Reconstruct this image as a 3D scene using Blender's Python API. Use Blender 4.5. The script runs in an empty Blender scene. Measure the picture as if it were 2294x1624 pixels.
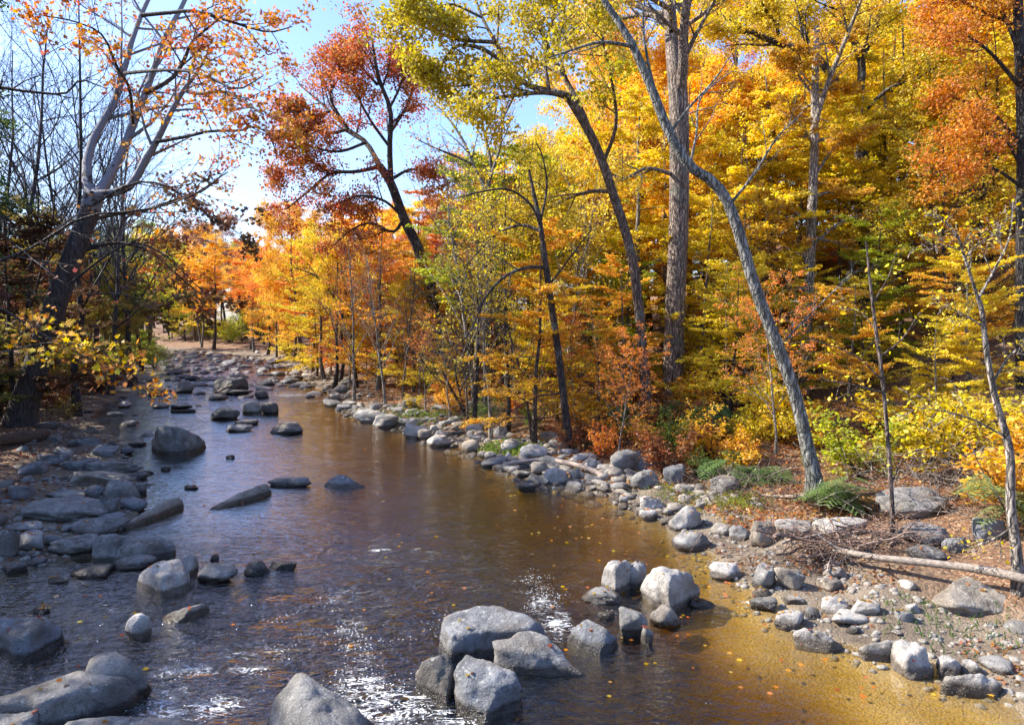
import bpy, bmesh, math, random
import numpy as np
from mathutils import Vector

SC = bpy.context.scene
COL = SC.collection
R_ = np.random.default_rng
PI = math.pi

# ------------------------------------------------------------------ camera model
CAM_H, FPX, CX, CY = 5.0, 1529.0, 1147.0, 812.0
PITCH = math.atan(102.0 / FPX)
CP, SP = math.cos(PITCH), math.sin(PITCH)


def ray(px, py):
    u, v = (px - CX) / FPX, (CY - py) / FPX
    return np.array([u, CP + v * SP, -SP + v * CP])


def at(px, py, Y):
    d = ray(px, py)
    p = d * (Y / d[1])
    return np.array([p[0], p[1], p[2] + CAM_H])


def onz(px, py, z=0.0):
    d = ray(px, py)
    t = (z - CAM_H) / d[2]
    return np.array([d[0] * t, d[1] * t, z])


# ------------------------------------------------------------------ terrain
YR = np.array([-30, 0, 6, 8.6, 9.6, 11.1, 13.2, 15.9, 18.9, 20.4, 24.7, 30, 34.7, 45, 64, 82, 95, 106, 122, 145, 420.])
XR = np.array([12, 9.5, 7.4, 6.5, 5.7, 4.5, 4.1, 3.8, 2.9, 0.6, -1.0, -4.6, -8.0, -12.5, -20, -30, -40, -60, -90, -140, -700.])
YL = np.array([-30, 0, 8, 12.7, 14.2, 17.4, 20.7, 26.4, 34.7, 45, 60, 80, 102, 112, 130, 420.])
XL = np.array([-14, -11, -9.6, -9.5, -9.2, -9.9, -11.2, -15.2, -21.5, -25.5, -31.5, -41, -54, -76, -125, -760.])


def sm(a, b, x):
    t = np.clip((x - a) / (b - a), 0, 1)
    return t * t * (3 - 2 * t)


def shore(x, y):
    """distance outside the channel: right bank, left bank (negative in the water)"""
    xr, xl = np.interp(y, YR, XR), np.interp(y, YL, XL)
    kr = np.interp(y + 1, YR, XR) - np.interp(y - 1, YR, XR)
    kl = np.interp(y + 1, YL, XL) - np.interp(y - 1, YL, XL)
    wob = 0.25 * np.sin(x * 1.3 + y * 0.9) + 0.18 * np.sin(y * 2.3 - x * 0.7)
    return (x - xr) / np.sqrt(1 + kr * kr / 4) + wob, (xl - x) / np.sqrt(1 + kl * kl / 4) + wob


def H(x, y):
    x = np.asarray(x, float); y = np.asarray(y, float)
    sr, sl = shore(x, y)
    rough = 0.05 * np.sin(x * 2.1 + 1.3 * y) + 0.05 * np.sin(1.7 * y - 2.9 * x + 1) + 0.03 * np.sin(5.1 * x + 3.3 * y)
    big = 0.3 * np.sin(x * 0.31 + 0.4 * y) + 0.3 * np.sin(0.27 * y - 0.5 * x + 2)
    # beds
    shallow = sm(1.0, 6.0, x) * (1 - sm(12, 15, y))
    dep = (1 - shallow) * 0.95 + shallow * 0.13
    dep = dep * (1 - 0.5 * sm(-8.0, -1.5, sr) * sm(10, 14, y))
    rb = -dep * (1 - np.exp(np.minimum(sr, 0) / (1.6 + 1.2 * shallow)))
    lb = -0.85 * (1 - np.exp(np.minimum(sl, 0) / 1.6))
    bed = np.maximum(np.maximum(rb, lb), -0.95) + 0.5 * rough
    # right land
    hf = (0.30 + 0.70 * sm(2, 22, x)) * (1 - 0.75 * sm(55, 110, y))
    s = np.maximum(sr, 0)
    right = 0.11 * np.minimum(s, 8) + 0.05 * np.clip(s - 8, 0, 6) + hf * 0.40 * np.clip(s - 14, 0, 60)
    s2 = np.maximum(sl, 0)
    left = 0.10 * np.minimum(s2, 6) + 0.26 * np.clip(s2 - 6, 0, 45)
    land = right + left + rough * np.minimum(s + s2, 1) + big * sm(6, 16, s + s2)
    return np.where(np.maximum(sr, sl) < 0, bed, land + 0.02)


def H1(x, y):
    return float(H(np.array([x]), np.array([y]))[0])


def gp(px, py, lift=0.0):
    """where the ray through a picture point meets the ground or the water"""
    d = ray(px, py)
    ts = np.geomspace(5, 260, 2600)
    X, Y, Z = d[0] * ts, d[1] * ts, d[2] * ts + CAM_H
    g = np.maximum(H(X, Y), 0.0) + lift
    k = np.argmax(Z <= g)
    if Z[k] > g[k]:
        k = len(ts) - 1
    return np.array([X[k], Y[k], float(H(X[k:k + 1], Y[k:k + 1])[0])])


# ------------------------------------------------------------------ noise
def _h(i, j, k, s):
    n = (i.astype(np.int64) * 374761393 + j.astype(np.int64) * 668265263 + k.astype(np.int64) * 1274126177 + s * 974711) & 0xFFFFFFFF
    n = ((n ^ (n >> 13)) * 1103515245) & 0xFFFFFFFF
    n = ((n ^ (n >> 16)) * 2654435761) & 0xFFFFFFFF
    return ((n ^ (n >> 15)) & 0xFFFF) / 65535.0


def vn(P, s=0):
    F = np.floor(P); f = P - F; f = f * f * (3 - 2 * f)
    i, j, k = F[:, 0], F[:, 1], F[:, 2]
    r = 0
    for a in (0, 1):
        for b in (0, 1):
            for c in (0, 1):
                w = (f[:, 0] if a else 1 - f[:, 0]) * (f[:, 1] if b else 1 - f[:, 1]) * (f[:, 2] if c else 1 - f[:, 2])
                r = r + w * _h(i + a, j + b, k + c, s)
    return r * 2 - 1


def fbm(P, o=3, s=0):
    return sum(vn(P * 2 ** q + 7.3 * q, s + q) * 0.5 ** q for q in range(o))


# ------------------------------------------------------------------ mesh helpers
class MB:
    def __init__(self):
        self.V, self.F, self.n, self.A = [], [], 0, []

    def add(self, V, F, var=None):
        V = np.asarray(V, np.float32).reshape(-1, 3)
        F = np.asarray(F, np.int64)
        self.V.append(V); self.F.append(F + self.n); self.n += len(V)
        self.A.append(np.asarray(var, np.float32) if var is not None else np.full((len(F), 3), 0.5, np.float32))

    def mesh(self, name, mat, smooth=True):
        me = bpy.data.meshes.new(name)
        if not self.V:
            return me
        V = np.concatenate(self.V)
        me.vertices.add(len(V)); me.vertices.foreach_set('co', V.ravel())
        tot = np.concatenate([np.full(len(f), f.shape[1]) for f in self.F])
        idx = np.concatenate([f.ravel() for f in self.F])
        me.loops.add(len(idx)); me.loops.foreach_set('vertex_index', idx.astype(np.int32))
        me.polygons.add(len(tot))
        st = np.concatenate([[0], np.cumsum(tot)[:-1]])
        me.polygons.foreach_set('loop_start', st.astype(np.int32))
        me.polygons.foreach_set('loop_total', tot.astype(np.int32))
        me.polygons.foreach_set('use_smooth', np.full(len(tot), smooth))
        at_ = me.attributes.new('leafvar', 'FLOAT_VECTOR', 'FACE')
        at_.data.foreach_set('vector', np.concatenate(self.A).ravel())
        me.update(calc_edges=True)
        if mat:
            me.materials.append(mat)
        return me

    def build(self, name, mat, parent=None, color=None, smooth=True):
        return link(name, self.mesh(name, mat, smooth), parent, color)


def link(name, me, parent=None, color=None):
    o = bpy.data.objects.new(name, me); COL.objects.link(o)
    if parent is not None:
        o.parent = parent
    if color is not None:
        o.color = (*color, 1)
    return o


def tag(o, label=None, cat=None, group=None, kind=None):
    for k, v in (('label', label), ('category', cat), ('group', group), ('kind', kind)):
        if v:
            o[k] = v
    return o


def empty(name, loc, rz=0.0, scale=1.0):
    o = bpy.data.objects.new(name, None); COL.objects.link(o)
    o.location = loc; o.rotation_euler = (0, 0, rz); o.scale = (scale,) * 3
    o.empty_display_size = 0.3
    return o


def nrm(v):
    return v / np.maximum(np.linalg.norm(v, axis=-1, keepdims=True), 1e-9)


def tubes(mb, P, R, S=4, cap=False):
    """P (N,K,3), R (N,K): one tapered tube per row"""
    N, K, _ = P.shape
    T = np.empty_like(P)
    T[:, 1:-1] = P[:, 2:] - P[:, :-2]; T[:, 0] = P[:, 1] - P[:, 0]; T[:, -1] = P[:, -1] - P[:, -2]
    T = nrm(T)
    main = nrm(P[:, -1] - P[:, 0])
    ref = np.where(np.abs(main[:, 2:3]) > 0.6, np.array([[1.0, 0.13, 0]]), np.array([[0.07, 0.1, 1.0]]))[:, None, :]
    A = nrm(np.cross(T, np.broadcast_to(ref, T.shape))); B = np.cross(T, A)
    th = np.arange(S) * 2 * PI / S
    V = P[:, :, None, :] + R[:, :, None, None] * (A[:, :, None, :] * np.cos(th)[:, None] + B[:, :, None, :] * np.sin(th)[:, None])
    base = (np.arange(N)[:, None, None] * K + np.arange(K - 1)[None, :, None]) * S
    j = np.arange(S)[None, None, :]; j2 = (j + 1) % S
    F = np.stack([base + j, base + j2, base + S + j2, base + S + j], -1).reshape(-1, 4)
    mb.add(V.reshape(-1, 3), F)
    if cap:
        for n in range(N):
            for k in (0, K - 1):
                ring = V[n, k]
                mb.add(ring, np.arange(S)[None, :])


def smooth_path(P, R, K):
    """Catmull-Rom resample of one hand-drawn path"""
    P = np.asarray(P, float); R = np.asarray(R, float)
    n = len(P)
    E = np.vstack([2 * P[0] - P[1], P, 2 * P[-1] - P[-2]])
    t = np.linspace(0, n - 1 - 1e-6, K); i = t.astype(int); f = (t - i)[:, None]
    a, b, c, d = E[i], E[i + 1], E[i + 2], E[i + 3]
    Q = 0.5 * (2 * b + (c - a) * f + (2 * a - 5 * b + 4 * c - d) * f ** 2 + (3 * b - a - 3 * c + d) * f ** 3)
    return Q, np.interp(t, np.arange(n), R)


def spawn(rg, P, R, n, t0, t1, ln, ang, up, wob=0.12, K=4, flat=False, rk=0.55, power=0.5, minlen=0.15):
    """children of every path: n each, between t0 and t1; ln = length as a share of the parent"""
    N, K0, _ = P.shape
    seg = np.linalg.norm(P[:, 1:] - P[:, :-1], axis=-1); L = seg.sum(1)
    t = t0 + (t1 - t0) * (np.arange(n)[None] + rg.uniform(0.1, 0.9, (N, n))) / n
    x = t * (K0 - 1) * 0.9999; i = x.astype(int); f = (x - i)[..., None]
    ar = np.arange(N)[:, None]
    pos = P[ar, i] * (1 - f) + P[ar, i + 1] * f
    tan = nrm(P[ar, i + 1] - P[ar, i])
    r0 = (R[ar, i] * (1 - f[..., 0]) + R[ar, i + 1] * f[..., 0]) * rk
    upv = np.array([0, 0, 1.0])
    side = nrm(np.cross(tan, upv + 0.05 * rg.normal(size=tan.shape)))
    nor = np.cross(side, tan)
    if flat:
        az = np.where((np.arange(n)[None] + rg.integers(0, 2, (N, 1))) % 2 == 0, 0.0, PI) + rg.normal(0, 0.18, (N, n))
    else:
        az = np.arange(n)[None] * 2.399 + rg.uniform(0, 6.28, (N, 1)) + rg.normal(0, 0.4, (N, n))
    a = np.radians(rg.normal(ang, 9, (N, n)))[..., None]
    az = az[..., None]
    d = nrm(tan * np.cos(a) + (side * np.cos(az) + nor * np.sin(az)) * np.sin(a))
    ll = np.maximum(ln * L[:, None] * (1 - 0.65 * (t - t0) / max(t1 - t0, 1e-3) * power * 2 * 0.7) * rg.uniform(0.7, 1.25, (N, n)), minlen)
    C = np.empty((N, n, K, 3)); C[:, :, 0] = pos
    st = (ll / (K - 1))[..., None]
    for k in range(1, K):
        d = nrm(d + upv * up / (K - 1) + rg.normal(0, wob, d.shape))
        C[:, :, k] = C[:, :, k - 1] + d * st
    RR = r0[..., None] * np.linspace(1, 0.25, K)
    return C.reshape(-1, K, 3), RR.reshape(-1, K)


STAR = np.array([(0, -0.5), (0.12, -0.22), (0.5, -0.12), (0.26, 0.08), (0.36, 0.36), (0.12, 0.24), (0, 0.55), (-0.12, 0.24), (-0.36, 0.36), (-0.26, 0.08), (-0.5, -0.12), (-0.12, -0.22)])
KITE = np.array([(0, -0.5), (0.5, -0.02), (0, 0.5), (-0.5, -0.02)])


def leaves(mb, rg, C, nmode, size, asp=0.6, var=None, shape=KITE, updir=0.8):
    n = len(C)
    N = rg.normal(size=(n, 3))
    if nmode == 'flat':
        N = np.array([0, 0, 1.0]) + 0.5 * N
    elif nmode == 'clump':
        N = nrm(N) + np.array([0, 0, updir])
    N = nrm(N)
    D = nrm(np.cross(N, rg.normal(size=(n, 3)))); S = np.cross(N, D)
    s = size * rg.uniform(0.65, 1.3, (n, 1, 1))
    V = C[:, None, :] + s * (shape[:, 1][None, :, None] * D[:, None, :] + asp * shape[:, 0][None, :, None] * S[:, None, :])
    k = len(shape)
    V[:, 0, 2] += 0.12 * s[:, 0, 0]
    F = np.arange(n * k).reshape(n, k)
    mb.add(V.reshape(-1, 3), F, var)


def leaf_cloud(mb, rg, P, per, t0, t1, spread, nmode, size, asp=0.6, shape=KITE, updir=0.8, zsq=0.6):
    """per leaves around the outer stretch of every twig path, one tint per twig plus one per leaf"""
    N, K, _ = P.shape
    t = rg.uniform(t0, t1, (N, per)); x = t * (K - 1) * 0.9999; i = np.minimum(x.astype(int), K - 2); f = (x - i)[..., None]
    ar = np.arange(N)[:, None]
    C = P[ar, i] * (1 - f) + P[ar, i + 1] * f
    C = C + rg.normal(0, spread, C.shape) * np.array([1, 1, zsq])
    tw = rg.uniform(0, 1, (N, 1)); va = np.empty((N, per, 3))
    va[..., 0] = 0.6 * tw + 0.4 * rg.uniform(0, 1, (N, per))
    va[..., 1] = 0.35 * rg.uniform(0, 1, (N, 1)) + 0.65 * rg.uniform(0, 1, (N, per))
    va[..., 2] = rg.uniform(0, 1, (N, per))
    leaves(mb, rg, C.reshape(-1, 3), nmode, size, asp, va.reshape(-1, 3), shape, updir)


# ------------------------------------------------------------------ materials
def mat(name):
    m = bpy.data.materials.new(name); m.use_nodes = True
    nt = m.node_tree; nt.nodes.clear()
    out = nt.nodes.new('ShaderNodeOutputMaterial')

    def N(t, **kw):
        n = nt.nodes.new(t)
        for k, v in kw.items():
            if k == 'ins':
                for a, b in v.items():
                    if isinstance(b, bpy.types.NodeSocket):
                        nt.links.new(b, n.inputs[a])
                    else:
                        n.inputs[a].default_value = b
            else:
                setattr(n, k, v)
        return n

    def L(a, b):
        nt.links.new(a, b)
    return m, nt, out, N, L


def ramp(n, stops):
    cr = n.color_ramp
    while len(cr.elements) > 1:
        cr.elements.remove(cr.elements[-1])
    cr.elements[0].position, cr.elements[0].color = stops[0][0], (*stops[0][1], 1)
    for p, c in stops[1:]:
        e = cr.elements.new(p); e.color = (*c, 1)


def g3(v):
    return (v, v, v)


def mk_leaf(name='autumn_leaf', h0=0.481, h1=0.535, v0=0.7, v1=1.55):
    m, nt, out, N, L = mat(name)
    oi = N('ShaderNodeObjectInfo'); a = N('ShaderNodeAttribute', attribute_name='leafvar')
    sp = N('ShaderNodeSeparateXYZ', ins={0: a.outputs['Vector']})
    hue = N('ShaderNodeMapRange', ins={0: sp.outputs[0], 3: h0, 4: h1})
    val = N('ShaderNodeMapRange', ins={0: sp.outputs[1], 3: v0, 4: v1})
    sat = N('ShaderNodeMapRange', ins={0: sp.outputs[2], 3: 0.85, 4: 1.08})
    hs = N('ShaderNodeHueSaturation', ins={'Hue': hue.outputs[0], 'Saturation': sat.outputs[0], 'Value': val.outputs[0], 'Color': oi.outputs['Color']})
    d = N('ShaderNodeBsdfDiffuse', ins={'Color': hs.outputs[0]})
    t = N('ShaderNodeBsdfTranslucent', ins={'Color': hs.outputs[0]})
    mx = N('ShaderNodeMixShader', ins={0: 0.5, 1: d.outputs[0], 2: t.outputs[0]})
    gl = N('ShaderNodeBsdfGlossy', ins={'Roughness': 0.45, 'Color': (1, 1, 1, 1)})
    m2 = N('ShaderNodeMixShader', ins={0: 0.02, 1: mx.outputs[0], 2: gl.outputs[0]})
    L(m2.outputs[0], out.inputs[0])
    return m


def mk_bark(name='tree_bark', sycamore=False):
    m, nt, out, N, L = mat(name)
    oi = N('ShaderNodeObjectInfo'); tc = N('ShaderNodeTexCoord')
    mp = N('ShaderNodeMapping', ins={'Vector': tc.outputs['Object'], 'Scale': (6, 6, 0.9)})
    n1 = N('ShaderNodeTexNoise', ins={'Vector': mp.outputs[0], 'Scale': 2.2, 'Detail': 6, 'Roughness': 0.65})
    n2 = N('ShaderNodeTexNoise', ins={'Vector': tc.outputs['Object'], 'Scale': 1.7, 'Detail': 4})
    r1 = N('ShaderNodeValToRGB', ins={0: n1.outputs[0]}); ramp(r1, [(0.36, g3(0.22)), (0.48, g3(0.8)), (0.66, g3(1.5))])
    wob = N('ShaderNodeTexNoise', ins={'Vector': tc.outputs['Object'], 'Scale': 3.0, 'Detail': 3})
    wad = N('ShaderNodeVectorMath', operation='MULTIPLY_ADD', ins={0: wob.outputs['Color'], 1: (.25, .25, .25), 2: tc.outputs['Object']})
    mv = N('ShaderNodeMapping', ins={'Vector': wad.outputs[0], 'Scale': (11, 11, 1.7)})
    vf = N('ShaderNodeTexVoronoi', feature='DISTANCE_TO_EDGE', ins={'Vector': mv.outputs[0], 'Scale': 1.0})
    fur = N('ShaderNodeMapRange', ins={0: vf.outputs['Distance'], 1: 0.0, 2: 0.22, 3: 0.28, 4: 1.15})
    mu0 = N('ShaderNodeMix', data_type='RGBA', blend_type='MULTIPLY', ins={0: 0.3 if sycamore else 1.0, 6: oi.outputs['Color'], 7: fur.outputs[0]})
    mul = N('ShaderNodeMix', data_type='RGBA', blend_type='MULTIPLY', ins={0: 1.0, 6: mu0.outputs[2], 7: r1.outputs[0]})
    r2 = N('ShaderNodeValToRGB', ins={0: n2.outputs[0]})
    col = mul
    if sycamore:
        ramp(r2, [(0.44, g3(0)), (0.50, g3(1))])
        sz = N('ShaderNodeSeparateXYZ', ins={0: tc.outputs['Object']})
        hz = N('ShaderNodeMapRange', ins={0: sz.outputs[2], 1: 7.0, 2: 11.5, 3: -0.3, 4: 0.16})  # lower bark darker: brown flaking, plus the trunk's shade put into the colour
        L(N('ShaderNodeMath', operation='ADD', ins={0: n2.outputs[0], 1: hz.outputs[0]}).outputs[0], r2.inputs[0])
        col = N('ShaderNodeMix', data_type='RGBA', ins={0: r2.outputs[0], 6: mul.outputs[2], 7: (0.22, 0.22, 0.245, 1)})
    else:
        ramp(r2, [(0.56, g3(0)), (0.68, g3(0.5))])
        col = N('ShaderNodeMix', data_type='RGBA', ins={0: r2.outputs[0], 6: mul.outputs[2], 7: (0.20, 0.21, 0.17, 1)})
    hb = N('ShaderNodeMath', operation='MULTIPLY_ADD', ins={0: fur.outputs[0], 1: 0.2 if sycamore else 0.8, 2: n1.outputs[0]})
    bp = N('ShaderNodeBump', ins={'Strength': 1.0, 'Distance': 0.05, 'Height': hb.outputs[0]})
    b = N('ShaderNodeBsdfPrincipled', ins={'Base Color': col.outputs[2], 'Roughness': 0.85, 'Normal': bp.outputs[0]})
    L(b.outputs[0], out.inputs[0])
    return m


def mk_dead():
    m, nt, out, N, L = mat('weathered_wood')
    oi = N('ShaderNodeObjectInfo'); tc = N('ShaderNodeTexCoord')
    mp = N('ShaderNodeMapping', ins={'Vector': tc.outputs['Object'], 'Scale': (1.2, 16, 16)})
    n1 = N('ShaderNodeTexNoise', ins={'Vector': mp.outputs[0], 'Scale': 1.6, 'Detail': 6, 'Roughness': 0.7, 'Distortion': 0.4})
    r1 = N('ShaderNodeValToRGB', ins={0: n1.outputs[0]}); ramp(r1, [(0.34, g3(0.3)), (0.5, g3(0.9)), (0.68, g3(1.35))])
    c = N('ShaderNodeMix', data_type='RGBA', blend_type='MULTIPLY', ins={0: 1.0, 6: oi.outputs['Color'], 7: r1.outputs[0]})
    bp = N('ShaderNodeBump', ins={'Strength': 0.8, 'Distance': 0.02, 'Height': n1.outputs[0]})
    b = N('ShaderNodeBsdfPrincipled', ins={'Base Color': c.outputs[2], 'Roughness': 0.85, 'Normal': bp.outputs[0]})
    L(b.outputs[0], out.inputs[0])
    return m


def mk_rock():
    m, nt, out, N, L = mat('creek_stone')
    oi = N('ShaderNodeObjectInfo'); geo = N('ShaderNodeNewGeometry')
    P = geo.outputs['Position']
    n1 = N('ShaderNodeTexNoise', ins={'Vector': P, 'Scale': 2.3, 'Detail': 7, 'Roughness': 0.62})
    n2 = N('ShaderNodeTexNoise', ins={'Vector': P, 'Scale': 38, 'Detail': 4, 'Roughness': 0.7})
    n3 = N('ShaderNodeTexNoise', ins={'Vector': P, 'Scale': 7.5, 'Detail': 6, 'Roughness': 0.75})
    r1 = N('ShaderNodeValToRGB', ins={0: n1.outputs[0]}); ramp(r1, [(0.30, g3(0.42)), (0.5, g3(0.95)), (0.72, g3(1.4))])
    r2 = N('ShaderNodeValToRGB', ins={0: n2.outputs[0]}); ramp(r2, [(0.3, g3(0.62)), (0.6, g3(1.1))])
    c = N('ShaderNodeMix', data_type='RGBA', blend_type='MULTIPLY', ins={0: 1.0, 6: oi.outputs['Color'], 7: r1.outputs[0]})
    c = N('ShaderNodeMix', data_type='RGBA', blend_type='MULTIPLY', ins={0: 1.0, 6: c.outputs[2], 7: r2.outputs[0]})
    # pale lichen patches, on the upper faces
    r3 = N('ShaderNodeValToRGB', ins={0: n3.outputs[0]}); ramp(r3, [(0.565, g3(0)), (0.62, g3(0.8))])
    sx = N('ShaderNodeSeparateXYZ', ins={0: geo.outputs['Normal']})
    upm = N('ShaderNodeMapRange', ins={0: sx.outputs[2], 1: -0.1, 2: 0.5})
    lm = N('ShaderNodeMath', operation='MULTIPLY', ins={0: r3.outputs[0], 1: upm.outputs[0]})
    c = N('ShaderNodeMix', data_type='RGBA', ins={0: lm.outputs[0], 6: c.outputs[2], 7: (0.44, 0.44, 0.40, 1)})
    # fine pale speckle
    n6 = N('ShaderNodeTexNoise', ins={'Vector': P, 'Scale': 24, 'Detail': 3, 'Roughness': 0.6})
    r6 = N('ShaderNodeMapRange', ins={0: n6.outputs[0], 1: 0.64, 2: 0.69, 4: 0.7})
    r6u = N('ShaderNodeMath', operation='MULTIPLY', ins={0: r6.outputs[0], 1: upm.outputs[0]})
    c = N('ShaderNodeMix', data_type='RGBA', ins={0: r6u.outputs[0], 6: c.outputs[2], 7: (0.50, 0.50, 0.46, 1)})
    # hairline cracks and pits
    n5 = N('ShaderNodeTexNoise', ins={'Vector': P, 'Scale': 1.7, 'Detail': 3, 'Roughness': 0.5, 'Distortion': 0.8})
    k5 = N('ShaderNodeMath', operation='SUBTRACT', ins={0: n5.outputs[0], 1: 0.5}); k6 = N('ShaderNodeMath', operation='ABSOLUTE', ins={0: k5.outputs[0]})
    r5 = N('ShaderNodeMapRange', ins={0: k6.outputs[0], 1: 0.0, 2: 0.008, 3: 0.55, 4: 1.0})
    c = N('ShaderNodeMix', data_type='RGBA', blend_type='MULTIPLY', ins={0: 1.0, 6: c.outputs[2], 7: r5.outputs[0]})
    # brown silt stains
    n4 = N('ShaderNodeTexNoise', ins={'Vector': P, 'Scale': 1.1, 'Detail': 5, 'Roughness': 0.6})
    r4 = N('ShaderNodeValToRGB', ins={0: n4.outputs[0]}); ramp(r4, [(0.52, g3(0)), (0.66, g3(0.6))])
    c = N('ShaderNodeMix', data_type='RGBA', ins={0: r4.outputs[0], 6: c.outputs[2], 7: (0.15, 0.12, 0.085, 1)})
    # wet rim at the waterline
    ps = N('ShaderNodeSeparateXYZ', ins={0: P})
    zn = N('ShaderNodeMath', operation='MULTIPLY_ADD', ins={0: n3.outputs[0], 1: -0.14, 2: ps.outputs[2]})
    wet = N('ShaderNodeMapRange', ins={0: zn.outputs[0], 1: 0.085, 2: 0.03})
    wd = N('ShaderNodeMix', data_type='RGBA', blend_type='MULTIPLY', ins={0: wet.outputs[0], 6: c.outputs[2], 7: (0.32, 0.28, 0.24, 1)})
    ro = N('ShaderNodeMapRange', ins={0: wet.outputs[0], 3: 0.8, 4: 0.25})
    ad = N('ShaderNodeMath', operation='MULTIPLY_ADD', ins={0: n1.outputs[0], 1: 3.0, 2: n2.outputs[0]})
    bp = N('ShaderNodeBump', ins={'Strength': 0.9, 'Distance': 0.04, 'Height': ad.outputs[0]})
    b = N('ShaderNodeBsdfPrincipled', ins={'Base Color': wd.outputs[2], 'Roughness': ro.outputs[0], 'Normal': bp.outputs[0]})
    L(b.outputs[0], out.inputs[0])
    return m


def mk_ground():
    m, nt, out, N, L = mat('woodland_floor')
    geo = N('ShaderNodeNewGeometry'); P = geo.outputs['Position']
    a = N('ShaderNodeAttribute', attribute_name='shore')
    big = N('ShaderNodeTexNoise', ins={'Vector': P, 'Scale': 0.9, 'Detail': 5, 'Roughness': 0.6})
    fine = N('ShaderNodeTexNoise', ins={'Vector': P, 'Scale': 26, 'Detail': 5, 'Roughness': 0.75})
    wz = N('ShaderNodeTexNoise', ins={'Vector': P, 'Scale': 9.0, 'Detail': 2}); wv_ = N('ShaderNodeVectorMath', operation='MULTIPLY_ADD', ins={0: wz.outputs['Color'], 1: (.16, .16, .16), 2: P})
    vo = N('ShaderNodeTexVoronoi', ins={'Vector': wv_.outputs[0], 'Scale': 21.0})
    vs = N('ShaderNodeSeparateColor', ins={0: vo.outputs['Color']})
    lit = N('ShaderNodeValToRGB', ins={0: vs.outputs[0]})
    ramp(lit, [(0.0, (0.05, 0.028, 0.018)), (0.3, (0.13, 0.065, 0.032)), (0.55, (0.21, 0.10, 0.045)), (0.8, (0.27, 0.155, 0.08)), (1.0, (0.36, 0.26, 0.16))])
    sand = N('ShaderNodeValToRGB', ins={0: big.outputs[0]})
    ramp(sand, [(0.3, (0.12, 0.085, 0.055)), (0.55, (0.27, 0.21, 0.145)), (0.75, (0.40, 0.325, 0.235))])
    sand2 = N('ShaderNodeMix', data_type='RGBA', blend_type='MULTIPLY', ins={0: 0.6, 6: sand.outputs[0], 7: fine.outputs[0]})
    vp = N('ShaderNodeTexVoronoi', ins={'Vector': P, 'Scale': 7.0, 'Randomness': 1.0})
    peb = N('ShaderNodeSeparateColor', ins={0: vp.outputs['Color']})
    bedr = N('ShaderNodeValToRGB', ins={0: peb.outputs[1]})
    ramp(bedr, [(0.0, (0.035, 0.028, 0.016)), (0.5, (0.10, 0.078, 0.038)), (1.0, (0.22, 0.175, 0.09))])
    bsand = N('ShaderNodeValToRGB', ins={0: fine.outputs[0]}); ramp(bsand, [(0.3, (0.32, 0.22, 0.08)), (0.7, (0.58, 0.44, 0.20))])
    bm = N('ShaderNodeAttribute', attribute_name='sandy')
    bn = N('ShaderNodeMath', operation='MULTIPLY_ADD', ins={0: big.outputs[0], 1: 0.9, 2: bm.outputs['Fac']})
    bmr = N('ShaderNodeMapRange', ins={0: bn.outputs[0], 1: 0.45, 2: 1.0})
    bed = N('ShaderNodeMix', data_type='RGBA', ins={0: bmr.outputs[0], 6: bedr.outputs[0], 7: bsand.outputs[0]})
    nb = N('ShaderNodeMath', operation='MULTIPLY_ADD', ins={0: big.outputs[0], 1: 3.0, 2: a.outputs['Fac']})
    k1 = N('ShaderNodeMapRange', ins={0: nb.outputs[0], 1: 3.4, 2: 5.4})
    land = N('ShaderNodeMix', data_type='RGBA', ins={0: k1.outputs[0], 6: sand2.outputs[2], 7: lit.outputs[0]})
    k2 = N('ShaderNodeMapRange', ins={0: a.outputs['Fac'], 1: -0.35, 2: 0.1})
    c = N('ShaderNodeMix', data_type='RGBA', ins={0: k2.outputs[0], 6: bed.outputs[2], 7: land.outputs[2]})
    hh = N('ShaderNodeMath', operation='MULTIPLY_ADD', ins={0: vo.outputs['Distance'], 1: -1.0, 2: fine.outputs[0]})
    bp = N('ShaderNodeBump', ins={'Strength': 0.8, 'Distance': 0.03, 'Height': hh.outputs[0]})
    b = N('ShaderNodeBsdfPrincipled', ins={'Base Color': c.outputs[2], 'Roughness': 0.9, 'Normal': bp.outputs[0]})
    L(b.outputs[0], out.inputs[0])
    return m


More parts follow.
